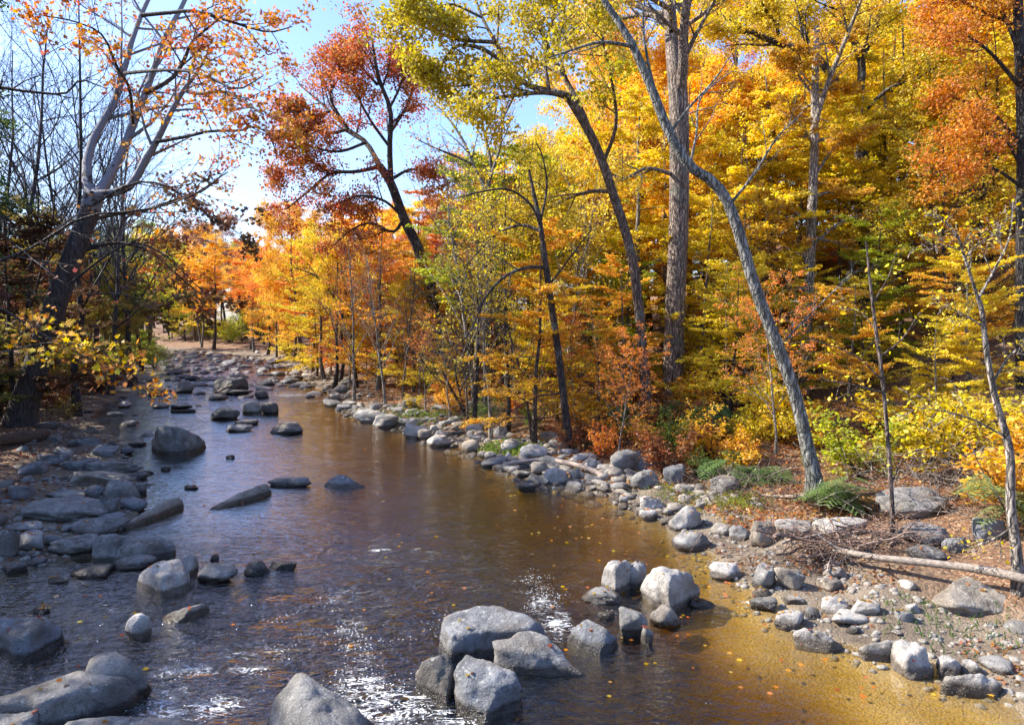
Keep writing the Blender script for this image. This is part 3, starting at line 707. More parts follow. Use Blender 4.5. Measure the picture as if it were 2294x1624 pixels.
GL, GM, GR, GB = 'boulders on the left shore', 'boulders in midstream', 'boulders on the right shore', 'boulders of the right bank'
for r in [
    # midstream
    (597, 675, 944, 973, 'b', 'd', 'dark domed boulder alone in the amber water right of the large peaked one', GM),
    (463, 527, 909, 941, 'b', 'g', 'humped grey boulder left of the pale twin rocks in midstream', GM),
    (538, 582, 895, 927, 'a', 'p', 'sun-bleached pale rock leaning on a dark knobbly one in midstream', GM),
    (580, 621, 899, 928, 'a', 'd', 'dark knobbly rock against the right side of the sun-bleached pale one', GM),
    (461, 545, 844, 884, 'a', 'd', 'large dark square-shouldered boulder with a driftwood pole leaning on it', GM),
    (380, 428, 851, 881, 'b', 'g', 'rounded boulder just left of the dark square-shouldered one', GM),
    (335, 373, 904, 915, 's', 'g', 'flat grey stone left of a short dark log in the stream', GM),
    (375, 426, 903, 916, 's', 'u', 'flat blue-grey stone right above a short dark log', GM),
    (258, 288, 898, 914, 'b', 'p', 'small pale domed stone under the overhanging sycamore leaves', GM),
    (232, 272, 921, 934, 's', 'p', 'low pale stone with yellow leaves on it near the left shore', GM),
    (562, 599, 873, 893, 'b', 'd', 'dark hump of stone right of the low slab in the riffle', GM),
    (500, 560, 872, 886, 's', 'd', 'low dark slab in front of the boulder with the leaning pole', GM),
    (573, 613, 849, 864, 'b', 'd', 'dark low stone at the head of the white riffle', GM),
    (632, 660, 842, 857, 'b', 'g', 'grey stone in calm water above the white riffle', GM),
    (499, 559, 950, 968, 's', 'u', 'flat grey rock right behind the large peaked boulder', GM),
    (520, 573, 939, 953, 's', 'g', 'thin flat rock behind another flat one in midstream', GM),
    (503, 524, 1018, 1028, 'b', 'd', 'tiny dark stone alone in the amber pool', GM),
    (190, 213, 955, 970, 'a', 'g', 'small tilted stone in the still dark water by the leaning sycamore', GM),
    (281, 319, 988, 1000, 's', 'd', 'dark flat stone just left of the large peaked boulder', GM),
    (264, 297, 1000, 1019, 'b', 'u', 'smooth grey stone at the tip of the left shore rocks', GM),
    (356, 380, 1042, 1055, 'a', 'd', 'small black stone in the bright reflecting water', GM),
    (407, 442, 1087, 1097, 's', 'd', 'black stone barely breaking the silvery water', GM),
    (593, 698, 1072, 1090, 's', 'u', 'long low grey ledge between the slanting slab and the pyramid rock', GM),
    (435, 527, 1262, 1307, 's', 'g', 'grey slab beside the pale block with the fin', GM),
    (541, 598, 1255, 1291, 'b', 'd', 'dark wet round stone with a low tail to its right', GM),
    (596, 664, 1258, 1276, 's', 'd', 'low dark wet tail of rock right of the round wet stone', GM),
    (468, 489, 1241, 1263, 'a', 'd', 'small upright dark stone above the grey slab', GM),
    (272, 328, 1372, 1434, 'r', 'p', 'egg-shaped rock with a pale cap and dark wet sides', GM),
    (58, 105, 1355, 1378, 'b', 'd', 'dark stone showing behind the dished boulder at the left edge', GM),
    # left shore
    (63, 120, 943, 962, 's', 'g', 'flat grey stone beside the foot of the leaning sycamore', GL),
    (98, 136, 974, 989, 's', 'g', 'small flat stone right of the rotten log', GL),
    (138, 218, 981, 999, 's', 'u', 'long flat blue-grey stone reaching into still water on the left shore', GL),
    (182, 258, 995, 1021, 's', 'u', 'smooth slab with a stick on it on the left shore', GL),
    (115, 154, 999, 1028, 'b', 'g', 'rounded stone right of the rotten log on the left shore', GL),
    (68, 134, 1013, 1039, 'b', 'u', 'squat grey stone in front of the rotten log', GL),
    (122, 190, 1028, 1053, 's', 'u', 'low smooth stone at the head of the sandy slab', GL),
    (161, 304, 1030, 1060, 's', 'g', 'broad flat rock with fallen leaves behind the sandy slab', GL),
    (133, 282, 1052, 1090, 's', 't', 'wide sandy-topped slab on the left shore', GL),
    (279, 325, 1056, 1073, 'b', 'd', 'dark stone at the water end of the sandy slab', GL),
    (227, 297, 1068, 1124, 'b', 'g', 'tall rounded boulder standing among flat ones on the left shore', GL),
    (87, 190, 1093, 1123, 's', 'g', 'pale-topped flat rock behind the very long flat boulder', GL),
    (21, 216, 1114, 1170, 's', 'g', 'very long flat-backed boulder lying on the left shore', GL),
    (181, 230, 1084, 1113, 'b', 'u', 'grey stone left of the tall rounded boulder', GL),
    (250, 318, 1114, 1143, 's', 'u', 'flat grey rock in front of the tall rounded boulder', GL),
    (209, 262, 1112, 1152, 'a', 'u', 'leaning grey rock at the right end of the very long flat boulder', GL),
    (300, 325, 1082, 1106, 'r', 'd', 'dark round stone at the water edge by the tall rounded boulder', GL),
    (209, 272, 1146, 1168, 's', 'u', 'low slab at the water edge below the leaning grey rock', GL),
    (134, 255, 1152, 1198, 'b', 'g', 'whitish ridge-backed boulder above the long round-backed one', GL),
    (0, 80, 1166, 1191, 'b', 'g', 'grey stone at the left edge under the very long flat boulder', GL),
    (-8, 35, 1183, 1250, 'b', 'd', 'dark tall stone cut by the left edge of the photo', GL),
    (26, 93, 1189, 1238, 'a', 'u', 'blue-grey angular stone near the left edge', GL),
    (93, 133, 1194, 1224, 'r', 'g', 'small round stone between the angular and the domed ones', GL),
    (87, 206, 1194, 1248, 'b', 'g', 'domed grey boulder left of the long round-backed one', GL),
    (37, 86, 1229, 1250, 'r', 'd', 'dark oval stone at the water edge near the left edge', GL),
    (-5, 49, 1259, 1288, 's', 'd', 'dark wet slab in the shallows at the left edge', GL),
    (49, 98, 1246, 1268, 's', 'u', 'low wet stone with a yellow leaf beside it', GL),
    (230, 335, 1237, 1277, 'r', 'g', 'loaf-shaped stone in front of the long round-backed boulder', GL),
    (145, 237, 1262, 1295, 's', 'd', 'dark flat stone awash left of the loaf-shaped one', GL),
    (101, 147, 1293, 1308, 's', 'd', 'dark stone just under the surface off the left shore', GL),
    # foreground, right of middle
    (1395, 1456, 1255, 1320, 'b', 'g', 'middle boulder squeezed between two larger ones off the right bank', GR),
    (1305, 1401, 1313, 1352, 'r', 'g', 'smooth oval rock in front of the three huddled boulders', GR),
    (1388, 1455, 1358, 1428, 'a', 'g', 'upright grey boulder between the pointed dark one and the mottled one', GR),
    (1437, 1465, 1402, 1440, 'a', 'g', 'small leaning stone at the foot of the mottled boulder', GR),
    (1455, 1537, 1351, 1407, 'b', 't', 'mottled pinkish boulder at the edge of the sandy pool', GR),
    (1340, 1381, 1368, 1388, 's', 'd', 'wet black stone above the white chute', GR),
    (1545, 1610, 1338, 1362, 'a', 'd', 'dark stone tucked under the biggest rounded boulder', GR),
    (1511, 1604, 1182, 1232, 'b', 'g', 'dark grey boulder at the water edge below the grassy patch', GR),
    (1500, 1582, 1127, 1187, 'b', 'p', 'tall pale sunlit boulder left of the grassy patch', GR),
    (1595, 1645, 1171, 1201, 'b', 't', 'tan stone below the grassy patch', GR),
    (1637, 1692, 1175, 1212, 'b', 'g', 'grey rounded stone beside the tan one below the grass', GR),
    (1685, 1750, 1164, 1224, 'a', 't', 'flat-faced tan block with a dark stick against it', GR),
    (1741, 1830, 1157, 1206, 'b', 'p', 'pale rounded boulder behind the driftwood heap', GR),
    (1839, 1962, 1154, 1202, 's', 'p', 'broad pale slab behind the driftwood heap', GR),
    (1593, 1673, 1255, 1299, 'b', 'p', 'ridged pale rock standing in the side channel', GR),
    (1692, 1752, 1264, 1323, 'a', 'g', 'left one of two tall blocks at the driftwood heap', GR),
    (1741, 1809, 1265, 1323, 'a', 't', 'right one of two tall blocks, with a flat pinkish face', GR),
    (1688, 1732, 1314, 1338, 'b', 't', 'small stone in front of the left tall block', GR),
    (1762, 1808, 1332, 1355, 'b', 'p', 'small pale knob of stone before the pinkish tall block', GR),
    (1685, 1748, 1335, 1369, 's', 'g', 'smooth grey stone in the rippling side channel', GR),
    (1738, 1816, 1367, 1411, 'b', 'p', 'pale domed rock above the ragged one in the shallows', GR),
    (1846, 1917, 1335, 1374, 'b', 'p', 'sunlit rounded stone on the sand below the driftwood', GR),
    (1917, 1980, 1344, 1383, 's', 'p', 'flat pale stone right of the sunlit rounded one', GR),
    (1867, 1965, 1367, 1400, 's', 'p', 'long pale stone lying below two others on the sand', GR),
    (1897, 1942, 1398, 1421, 's', 'g', 'small grey stone beside a clump of red leaves', GR),
    (1851, 1910, 1269, 1297, 's', 't', 'upper of two stacked pinkish slabs under the driftwood', GR),
    (1849, 1897, 1292, 1325, 's', 't', 'lower of two stacked pinkish slabs under the driftwood', GR),
    (2106, 2162, 1471, 1516, 'a', 'p', 'angular pale stone left of a round one above the long pale rock', GR),
    (2160, 2208, 1477, 1513, 'b', 'p', 'round pale stone right of the angular one, lower right', GR),
    (2022, 2147, 1171, 1226, 'a', 'u', 'angular bluish boulder with a ridged top behind the fallen log', GR),
    (2125, 2186, 1201, 1236, 'a', 'u', 'smaller greenish boulder against the angular bluish one', GR),
    (2048, 2130, 1220, 1257, 'b', 'd', 'dark mossy hump right behind the fallen log', GR),
    (1982, 2150, 1086, 1157, 'b', 'g', 'largest pale boulder at the foot of the wood with yellow leaves over it', GR),
    (2195, 2262, 1157, 1212, 'a', 'u', 'grey boulder left of the pale sapling at the right edge', GR),
    (2120, 2290, 1296, 1378, 's', 't', 'smooth sand-coloured ledge below the fallen log', GR),
    (2012, 2053, 1365, 1393, 's', 'g', 'grey cracked stone half buried in the sand', GR),
    (2034, 2067, 1349, 1372, 'a', 'p', 'small angular pale stone on the sand', GR),
    # right bank, from upstream
    (744, 778, 861, 882, 'b', 'g', 'grey stone at the foot of the slim forked tree', GB),
    (738, 762, 882, 898, 'a', 'p', 'small pale block at the waterline below the slim forked tree', GB),
    (765, 797, 898, 910, 's', 'p', 'flat pale stone at the waterline upstream of the large smooth one', GB),
    (790, 872, 913, 947, 'b', 'p', 'large smooth boulder jutting into the creek at the head of the right bank', GB),
    (828, 890, 927, 959, 'a', 'p', 'sharp-edged pale rock in front of the large smooth one', GB),
    (898, 936, 891, 914, 's', 'g', 'tilted slab above the waterline rocks', GB),
    (908, 938, 934, 955, 'b', 'p', 'pale rounded rock behind the big wedge on the right bank', GB),
    (900, 960, 946, 983, 'a', 'p', 'big pale wedge of rock at the waterline', GB),
    (935, 966, 960, 986, 'a', 't', 'narrow tan rock leaning on the big wedge', GB),
    (961, 984, 950, 969, 'b', 'p', 'small pale rock right of the big wedge', GB),
    (973, 998, 962, 985, 'b', 'g', 'grey rock above the long pale waterline slab', GB),
    (952, 1012, 973, 1001, 's', 'p', 'long pale slab at the waterline with moss', GB),
    (1032, 1075, 983, 1015, 'a', 't', 'triangular rock with a shaded right side at the waterline', GB),
    (1050, 1086, 973, 990, 's', 'p', 'flat pale rock above the triangular one', GB),
    (1083, 1114, 1011, 1029, 'b', 'p', 'pale rounded stone at the waterline right of the triangular rock', GB),
    (1108, 1131, 1015, 1031, 'b', 't', 'tan stone between two pale ones at the waterline', GB),
    (1130, 1148, 1011, 1031, 'r', 'p', 'egg-shaped pale stone left of the mossy block', GB),
    (1163, 1229, 992, 1030, 'b', 'p', 'large pale mossy-topped block beside the thin dark tree', GB),
    (1209, 1267, 960, 990, 's', 't', 'brown leaf-strewn rock behind the mossy-topped block', GB),
    (1104, 1140, 953, 980, 'b', 'g', 'grey rock among fallen leaves above the waterline', GB),
    (1043, 1080, 896, 921, 'a', 'p', 'pale squared block on the leafy terrace', GB),
    (961, 1012, 906, 921, 's', 'g', 'thin grey slab on the leafy terrace', GB),
    (1214, 1274, 1042, 1085, 'b', 'p', 'bright rounded boulder below the fallen branch', GB),
    (1189, 1232, 1032, 1064, 'b', 't', 'brown stone behind the bright rounded boulder', GB),
    (1181, 1236, 1062, 1090, 'a', 'd', 'dark angular stone in front of the bright rounded boulder', GB),
    (1127, 1168, 1042, 1060, 's', 'p', 'flat stone under the left end of the fallen branch', GB),
    (1147, 1190, 1053, 1071, 'a', 'd', 'dark wet wedge at the waterline', GB),
    (1161, 1204, 1079, 1098, 'a', 'd', 'dark flat stone at the tip of the gravel bar', GB),
    (1308, 1347, 1025, 1053, 'b', 'p', 'pale stone at the root of the thin dark tree', GB),
    (1275, 1302, 1048, 1074, 'a', 'g', 'grey angular stone right of the bright rounded boulder', GB),
    (1369, 1449, 1001, 1057, 'b', 'g', 'large dark rounded boulder with a sloping back', GB),
    (1423, 1491, 1013, 1057, 'b', 'u', 'bluish boulder wedged right of the large dark one', GB),
    (1415, 1484, 1048, 1095, 'r', 'g', 'round grey boulder in front of the bluish one', GB),
    (1488, 1541, 1039, 1085, 'b', 'u', 'blue-grey boulder right of the round one', GB),
    (1434, 1488, 1108, 1146, 'b', 'p', 'pale upright stone at the waterline by the sand', GB),
    (1388, 1410, 1108, 1131, 'a', 'p', 'small pale pointed stone at the waterline', GB),
    (1432, 1478, 1140, 1164, 's', 'p', 'flat pale stone half in the water below the upright one', GB),
    (1597, 1664, 1065, 1105, 'b', 'g', 'rounded grey boulder above the grassy patch', GB),
    (1569, 1613, 1039, 1064, 'b', 't', 'tan stone up the bank behind the rounded grey one', GB),
    (1612, 1700, 1040, 1067, 's', 't', 'long brown stone under the feathery mimosa leaves', GB),
]:
    rock(*r)

# rubble: shared shapes, one object per stone
SHAPES = []
for k in range(12):
    V, F = rock_shape((1, R_(k).uniform(.6, .9), R_(k + 9).uniform(.45, .7)), 500 + k, 'babsar'[k % 6], 3)
    mb = MB(); mb.add(V, F); SHAPES.append(mb.mesh('stone', ROCK))
rg = R_(77)


def rubble(n, gen, smin, smax, tones, label, group):
    made = 0
    for _ in range(n * 12):
        if made >= n:
            break
        x, y = gen()
        s = smin * (smax / smin) ** (rg.uniform() ** 1.6)
        if any((x - a) ** 2 + ((y - b) * 0.8) ** 2 < (0.8 * r + 0.35 * s) ** 2 for a, b, r in ROCKS_XY):
            continue
        o = link('stone', SHAPES[rg.integers(12)], None, tuple(np.array(TONE[tones[rg.integers(len(tones))]]) * rg.uniform(.7, 1.2)))
        o.location = (x, y, max(H1(x, y), -0.12) + s * 0.03)
        o.rotation_euler = (rg.normal(0, .15), rg.normal(0, .15), rg.uniform(0, 6.28)); o.scale = (s, s, s * rg.uniform(.55, 1.0))
        ROCKS_XY.append((x, y, s * 0.5))
        tag(o, label, 'stone', group); made += 1


def right_edge(y0, y1, s0, s1):
    def f():
        y = y0 * (y1 / y0) ** rg.uniform(); return np.interp(y, YR, XR) + rg.uniform(s0, s1), y
    return f


def left_edge(y0, y1, s0, s1):
    def f():
        y = y0 * (y1 / y0) ** rg.uniform(); return np.interp(y, YL, XL) - rg.uniform(s0, s1), y
    return f


def riffle(y0, y1):
    def f():
        y = y0 * (y1 / y0) ** rg.uniform(); a, b = np.interp(y, YL, XL), np.interp(y, YR, XR); return a + (b - a) * rg.uniform(0, .97), y
    return f


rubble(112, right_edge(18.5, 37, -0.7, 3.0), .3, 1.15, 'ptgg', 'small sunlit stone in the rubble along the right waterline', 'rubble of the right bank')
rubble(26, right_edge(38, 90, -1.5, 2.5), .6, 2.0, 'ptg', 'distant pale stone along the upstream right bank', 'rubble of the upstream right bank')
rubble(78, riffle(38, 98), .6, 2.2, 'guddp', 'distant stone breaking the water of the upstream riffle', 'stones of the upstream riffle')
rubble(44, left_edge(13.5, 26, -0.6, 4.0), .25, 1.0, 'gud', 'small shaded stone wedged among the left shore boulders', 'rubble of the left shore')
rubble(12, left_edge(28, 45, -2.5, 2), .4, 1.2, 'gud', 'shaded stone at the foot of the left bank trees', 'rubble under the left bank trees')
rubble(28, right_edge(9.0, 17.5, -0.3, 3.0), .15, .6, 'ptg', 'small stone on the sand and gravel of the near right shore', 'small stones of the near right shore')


def litter_mesh(name, n, gen, smin, smax, mat_, color=None, floor=-9):
    """pebbles: nobody could count them, one object"""
    D, F = ico(2); mb = MB()
    XY = np.array([gen() for _ in range(n)]); z = np.maximum(H(XY[:, 0], XY[:, 1]), floor)
    s = smin * (smax / smin) ** rg.uniform(0, 1, n)
    Q = D[None] * (1 + .35 * vn((D[None] * 1.4 + rg.uniform(0, 99, (n, 1, 3))).reshape(-1, 3), 3).reshape(n, -1, 1)) * s[:, None, None] * np.array([1, .8, .55])
    th = rg.uniform(0, 6.28, n); c, s_ = np.cos(th)[:, None], np.sin(th)[:, None]
    Q = np.stack([Q[..., 0] * c - Q[..., 1] * s_, Q[..., 0] * s_ + Q[..., 1] * c, Q[..., 2]], -1)
    Q = Q + np.concatenate([XY, z[:, None]], 1)[:, None]
    mb.add(Q.reshape(-1, 3), (F[None] + (np.arange(n) * len(D))[:, None, None]).reshape(-1, 3))
    return mb.build(name, mat_, None, color)


tag(litter_mesh('pebbles', 1700, right_edge(8.5, 36, -0.8, 2.6), .02, .09, PEB), 'loose pebbles strewn along the right waterline and sand', 'pebbles', kind='stuff')
tag(litter_mesh('stones', 260, riffle(48, 105), .2, .7, ROCK, TONE['g'], -.06), 'countless small stones choking the far upstream riffle', 'stones', kind='stuff')
tag(litter_mesh('stones', 620, right_edge(17, 70, -1.0, 3.0), .10, .30, ROCK, TONE['t']), 'fist-sized stones filling the gaps of the right bank rubble', 'stones', kind='stuff')
tag(litter_mesh('gravel', 900, left_edge(12, 30, -0.6, 3), .03, .12, PEB), 'dark gravel between the boulders of the left shore', 'gravel', kind='stuff')

# ------------------------------------------------------------------ fallen leaves
def lay_leaves(name, n, gen, cols, label, size=0.11, zmin=0.0):
    XY = np.array([gen() for _ in range(n)]); z = H(XY[:, 0], XY[:, 1])
    ok = z > zmin; XY, z = XY[ok], z[ok]
    mb = MB(); C = np.concatenate([XY, (z + rg.uniform(.012, .05, len(z)))[:, None]], 1)
    leaves(mb, rg, C, 'flat', size, .7, rg.uniform(0, 1, (len(C), 3)), STAR)
    return tag(mb.build(name, LEAF, None, cols, False), label, 'fallen leaves', kind='stuff')


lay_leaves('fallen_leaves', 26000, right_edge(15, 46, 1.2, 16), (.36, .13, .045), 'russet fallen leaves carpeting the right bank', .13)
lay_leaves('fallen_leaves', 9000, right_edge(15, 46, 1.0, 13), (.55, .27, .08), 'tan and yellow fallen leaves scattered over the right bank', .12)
_dr = np.array([right_edge(8.5, 16, .2, 5)() for _ in range(26)])


def drift():
    k = rg.integers(len(_dr)); return _dr[k] + rg.normal(0, .22, 2)


lay_leaves('fallen_leaves', 1100, drift, (.30, .12, .045), 'curled brown leaves drifted together on the near sand', .085)
FLO = rg.uniform(0, 1, (420, 2)); FLO[:, 1] = 8.5 * (40 / 8.5) ** FLO[:, 1]
_a, _b = np.interp(FLO[:, 1], YL, XL), np.interp(FLO[:, 1], YR, XR); FLO[:, 0] = _a + (_b - _a) * np.where(rg.uniform(0, 1, 420) < .5, 1 - .25 * FLO[:, 0] ** 2, FLO[:, 0])
FLO = FLO[H(FLO[:, 0], FLO[:, 1]) < -.03]
mb = MB(); N_ = len(FLO); _c = np.concatenate([FLO, np.full((N_, 1), .022)], 1)
_n = np.stack([rg.normal(0, .05, N_), rg.normal(0, .05, N_)], -1); _th = rg.uniform(0, 6.28, N_)
_q = STAR[None] * rg.uniform(.05, .11, (N_, 1, 1)); _v = np.stack([_q[..., 0] * np.cos(_th)[:, None] - _q[..., 1] * np.sin(_th)[:, None], _q[..., 0] * np.sin(_th)[:, None] + _q[..., 1] * np.cos(_th)[:, None], np.zeros(_q.shape[:2])], -1) + _c[:, None]
mb.add(_v.reshape(-1, 3), np.arange(N_ * 12).reshape(N_, 12), rg.uniform(0, 1, (N_, 3)))
tag(mb.build('floating_leaves', LEAFW, None, (.55, .24, .03), False), 'yellow and brown leaves floating on the creek', 'fallen leaves', kind='stuff')
_pts = []
for T_ in TOPS:
    hi = T_[T_[:, 2] > np.quantile(T_[:, 2], .86)]
    _pts.append(hi[rg.integers(0, len(hi), rg.integers(0, 6))])
_pts = np.concatenate(_pts) + np.array([0, 0, .012])
mb = MB(); leaves(mb, rg, _pts, 'flat', .085, .8, rg.uniform(0, 1, (len(_pts), 3)), STAR)
tag(mb.build('fallen_leaves', LEAFW, None, (.42, .18, .04), False), 'stray yellow and brown leaves lying on the boulders', 'fallen leaves', kind='stuff')
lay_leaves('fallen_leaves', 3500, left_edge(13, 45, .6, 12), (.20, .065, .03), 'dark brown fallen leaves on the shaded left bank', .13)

# ------------------------------------------------------------------ trees
def twig_levels(rg, mbw, P, R, levels):
    """levels: list of (n, t0, t1, ln, ang, up, wob, flat, sides); returns the last level's paths"""
    out = []
    for (n, t0, t1, ln, ang, up, wob, flat, S) in levels:
        P, R = spawn(rg, P, R, n, t0, t1, ln, ang, up, wob, 4, flat)
        R = np.maximum(R, 0.006)
        tubes(mbw, P, R, S)
        out.append((P, R))
    return out


def trunk_path(rg, Hh, r, lean=0.06, K=9, top=0.15):
    z = np.linspace(0, Hh, K); a = rg.uniform(0, 6.28)
    w = rg.normal(0, 0.010 * Hh, (K, 2)).cumsum(0) * 0.6; w[0] = 0
    P = np.stack([w[:, 0] + z * lean * math.cos(a), w[:, 1] + z * lean * math.sin(a), z - 0.25 * (z == 0)], -1)
    Rr = r * (1 - (1 - top) * (z / Hh) ** 0.9); Rr[0] *= 1.45
    return P[None], Rr[None]


def proto_beech(seed, Hh=12.0, r=0.16, nl=34, leafn=60, size=0.135, t0=0.08, wide=0.36):
    rg = R_(seed); w, c = MB(), MB()
    P, R = trunk_path(rg, Hh, r, 0.05)
    tubes(w, P, R, 8)
    L1 = spawn(rg, P, R, nl, t0, 0.97, wide, 82, 0.10, 0.10, 5, False, 0.33, 0.55)
    tubes(w, *L1, 4)
    L2 = spawn(rg, L1[0], L1[1], 11, 0.18, 0.98, 0.34, 52, -0.05, 0.10, 3, True, 0.5, 0.5, 0.35)
    L2 = (L2[0], np.maximum(L2[1], .005)); tubes(w, *L2, 3)
    leaf_cloud(c, rg, L2[0], leafn, 0.1, 1.08, 0.085, 'flat', size, 0.62, zsq=0.5)
    leaf_cloud(c, rg, L1[0], leafn, 0.3, 1.05, 0.10, 'flat', size, 0.62, zsq=0.5)
    top = P[:, -3:]
    leaf_cloud(c, rg, top, 200, 0, 1.1, 0.4, 'flat', size, 0.62)
    return w.mesh('trunk', BARK), c.mesh('crown', LEAF, False)


def proto_oak(seed, Hh=18.0, r=0.26, nl=12, leafn=88, size=0.175, t0=0.30, ln=0.36, spread=0.27):
    rg = R_(seed); w, c = MB(), MB()
    P, R = trunk_path(rg, Hh, r, 0.07)
    tubes(w, P, R, 9)
    L1 = spawn(rg, P, R, nl, t0, 0.97, ln, 58, 0.45, 0.16, 6, False, 0.5, 0.4); tubes(w, *L1, 5)
    L2 = spawn(rg, *L1, 6, 0.25, 0.98, 0.48, 46, 0.25, 0.16, 4, False, 0.5, 0.4); tubes(w, *L2, 4)
    L3 = spawn(rg, *L2, 5, 0.2, 0.98, 0.5, 46, 0.12, 0.16, 3, False, 0.5, 0.4, 0.5); L3 = (L3[0], np.maximum(L3[1], .006)); tubes(w, *L3, 3)
    leaf_cloud(c, rg, L3[0], leafn, 0.25, 1.1, spread, 'clump', size, 0.62)
    return w.mesh('trunk', BARK), c.mesh('crown', LEAF, False)


def proto_bare(seed, Hh=13.0, r=0.13, nl=16, sparse=0):
    rg = R_(seed); w, c = MB(), MB()
    P, R = trunk_path(rg, Hh, r, 0.15); tubes(w, P, R, 7)
    L1 = spawn(rg, P, R, nl + 6, 0.22, 0.96, 0.42, 42, 0.30, 0.16, 6, False, 0.5, 0.5); tubes(w, *L1, 4)
    L2 = spawn(rg, *L1, 7, 0.15, 0.97, 0.42, 38, 0.2, 0.10, 4, False, 0.5, 0.5); L2 = (L2[0], np.maximum(L2[1], .006)); tubes(w, *L2, 3)
    L3 = spawn(rg, *L2, 4, 0.2, 0.97, 0.5, 38, 0.1, 0.10, 3, False, 0.5, 0.5, 0.3); L3 = (L3[0], np.maximum(L3[1], .004)); tubes(w, *L3, 3)
    if sparse:
        leaf_cloud(c, rg, L3[0], sparse, 0.5, 1.05, 0.12, 'clump', 0.14)
    return w.mesh('trunk', BARK), c.mesh('crown', LEAF, False) if sparse else None


def proto_shrub(seed, Hh=2.0, n=9, leafn=26, size=0.10, lean=30):
    rg = R_(seed); w, c = MB(), MB()
    base = np.zeros((1, 3, 3)); base[0, :, 2] = [-.1, 0, .12]
    L1 = spawn(rg, base, np.full((1, 3), .04), n, 0.4, 1, Hh / 0.22, lean, 0.15, 0.12, 5, False, 0.6, 0.2); tubes(w, *L1, 4)
    L2 = spawn(rg, *L1, 9, 0.15, 1, 0.38, 48, 0.05, 0.12, 3, False, 0.5, 0.5, .15); L2 = (L2[0], np.maximum(L2[1], .004)); tubes(w, *L2, 3)
    leaf_cloud(c, rg, L2[0], leafn, 0.2, 1.1, 0.07, 'flat', size, 0.65)
    return w.mesh('stem', BARK), c.mesh('foliage', LEAF, False)


BEECH = [proto_beech(11), proto_beech(12, 13, .17, 34, 60, .145, .30, .33), proto_beech(13, 10, .13, 32, 58, .13, .08, .42), proto_beech(14, 15, .2, 36, 56, .15, .34, .30)]
OAK = [proto_oak(21), proto_oak(22, 20, .28, 13, 80), proto_oak(23, 16, .22, 11, 88, .17, .24, .40), proto_oak(24, 19, .26, 14, 72, .18, .27, .33, .33)]
BARE = [proto_bare(31), proto_bare(32, 15, .14, 18), proto_bare(33, 11, .10, 14, 5), proto_bare(34, 14, .13, 17, 10)]
SHRUB = [proto_shrub(41), proto_shrub(42, 1.5, 8, 30, .09, 38), proto_shrub(43, 2.6, 10, 24, .11, 26), proto_shrub(44, 1.2, 11, 24, .085, 45)]
KINDS = {'beech': BEECH, 'oak': OAK, 'bare': BARE, 'shrub': SHRUB}
HT = {'beech': [12, 13, 10, 15], 'oak': [19.5, 21.5, 17.5, 20.5], 'bare': [14, 16, 12, 15], 'shrub': [2.0, 1.5, 2.6, 1.2]}


def plant(kind, k, x, y, height, col, bark, name, label, cat, group, rz=None, sxy=1.0):
    w, c = KINDS[kind][k]; s = height / HT[kind][k]
    t = empty(name, (x, y, H1(x, y) - 0.05), rg.uniform(0, 6.28) if rz is None else rz)
    t.scale = (s * sxy, s * sxy, s)
    link('stem' if kind == 'shrub' else 'trunk', w, t, bark)
    if c:
        link('foliage' if kind == 'shrub' else 'crown', c, t, tuple(np.array(col) * rg.uniform(.85, 1.12)))
    return tag(t, label, cat, group)


SKYX = [-100, 330, 480, 520, 600, 650, 900, 950, 1000, 1150, 1250, 1300, 1400, 1500, 1700, 1800, 2294, 2800]
SKYY = [400, 505, 490, 462, 440, 430, 400, 330, 290, 300, 262, 200, 120, 60, 60, 30, -60, -100]


def px_of(x, y):
    return CX + FPX * x / y


def max_h(x, y):
    lim = np.interp(px_of(x, y), SKYX, SKYY)
    p = at(px_of(x, y), lim, y)
    return p[2] - H1(x, y)


PLACED = []


def wood(n, gen, kinds, hmin, hmax, cols, name, label, cat, group, gap, hlim=True, ks=(0, 1, 2, 3), barks=(B_DARK, B_GREY, B_BROWN)):
    made = 0
    for _ in range(n * 30):
        if made >= n:
            break
        x, y = gen()
        if H1(x, y) < 0.08 or (y < 31.5 and -80 < px_of(x, y) < 330) or (y < 31 and 1455 < px_of(x, y) < 1560 and kinds != ['shrub']) or any((x - a) ** 2 + (y - b) ** 2 < (gap * .5 + g * .5) ** 2 for a, b, g in PLACED):
            continue
        h = rg.uniform(hmin, hmax)
        if hlim:
            h = min(h, max_h(x, y) * rg.uniform(.88, 1.0))
        if h < hmin * 0.55:
            continue
        PLACED.append((x, y, gap)); made += 1
        ci = rg.integers(len(cols)); kd = kinds[rg.integers(len(kinds))]
        plant(kd, ks[rg.integers(len(ks))], x, y, h, cols[ci][1], barks[rg.integers(len(barks))], name, label.replace('@', cols[ci][0]), cat, group.replace('@', cols[ci][0]))
    return made


def zone(p0, p1, y0, y1):
    def f():
        y = rg.uniform(y0, y1); px = rg.uniform(p0, p1); return (px - CX) / FPX * y, y
    return f


cY, cG, cO, cL, cR, cN = ('yellow', YEL), ('golden', GOLD), ('orange', ORG), ('yellow-green', YGR), ('rust-brown', RUS), ('pale green', LIME)
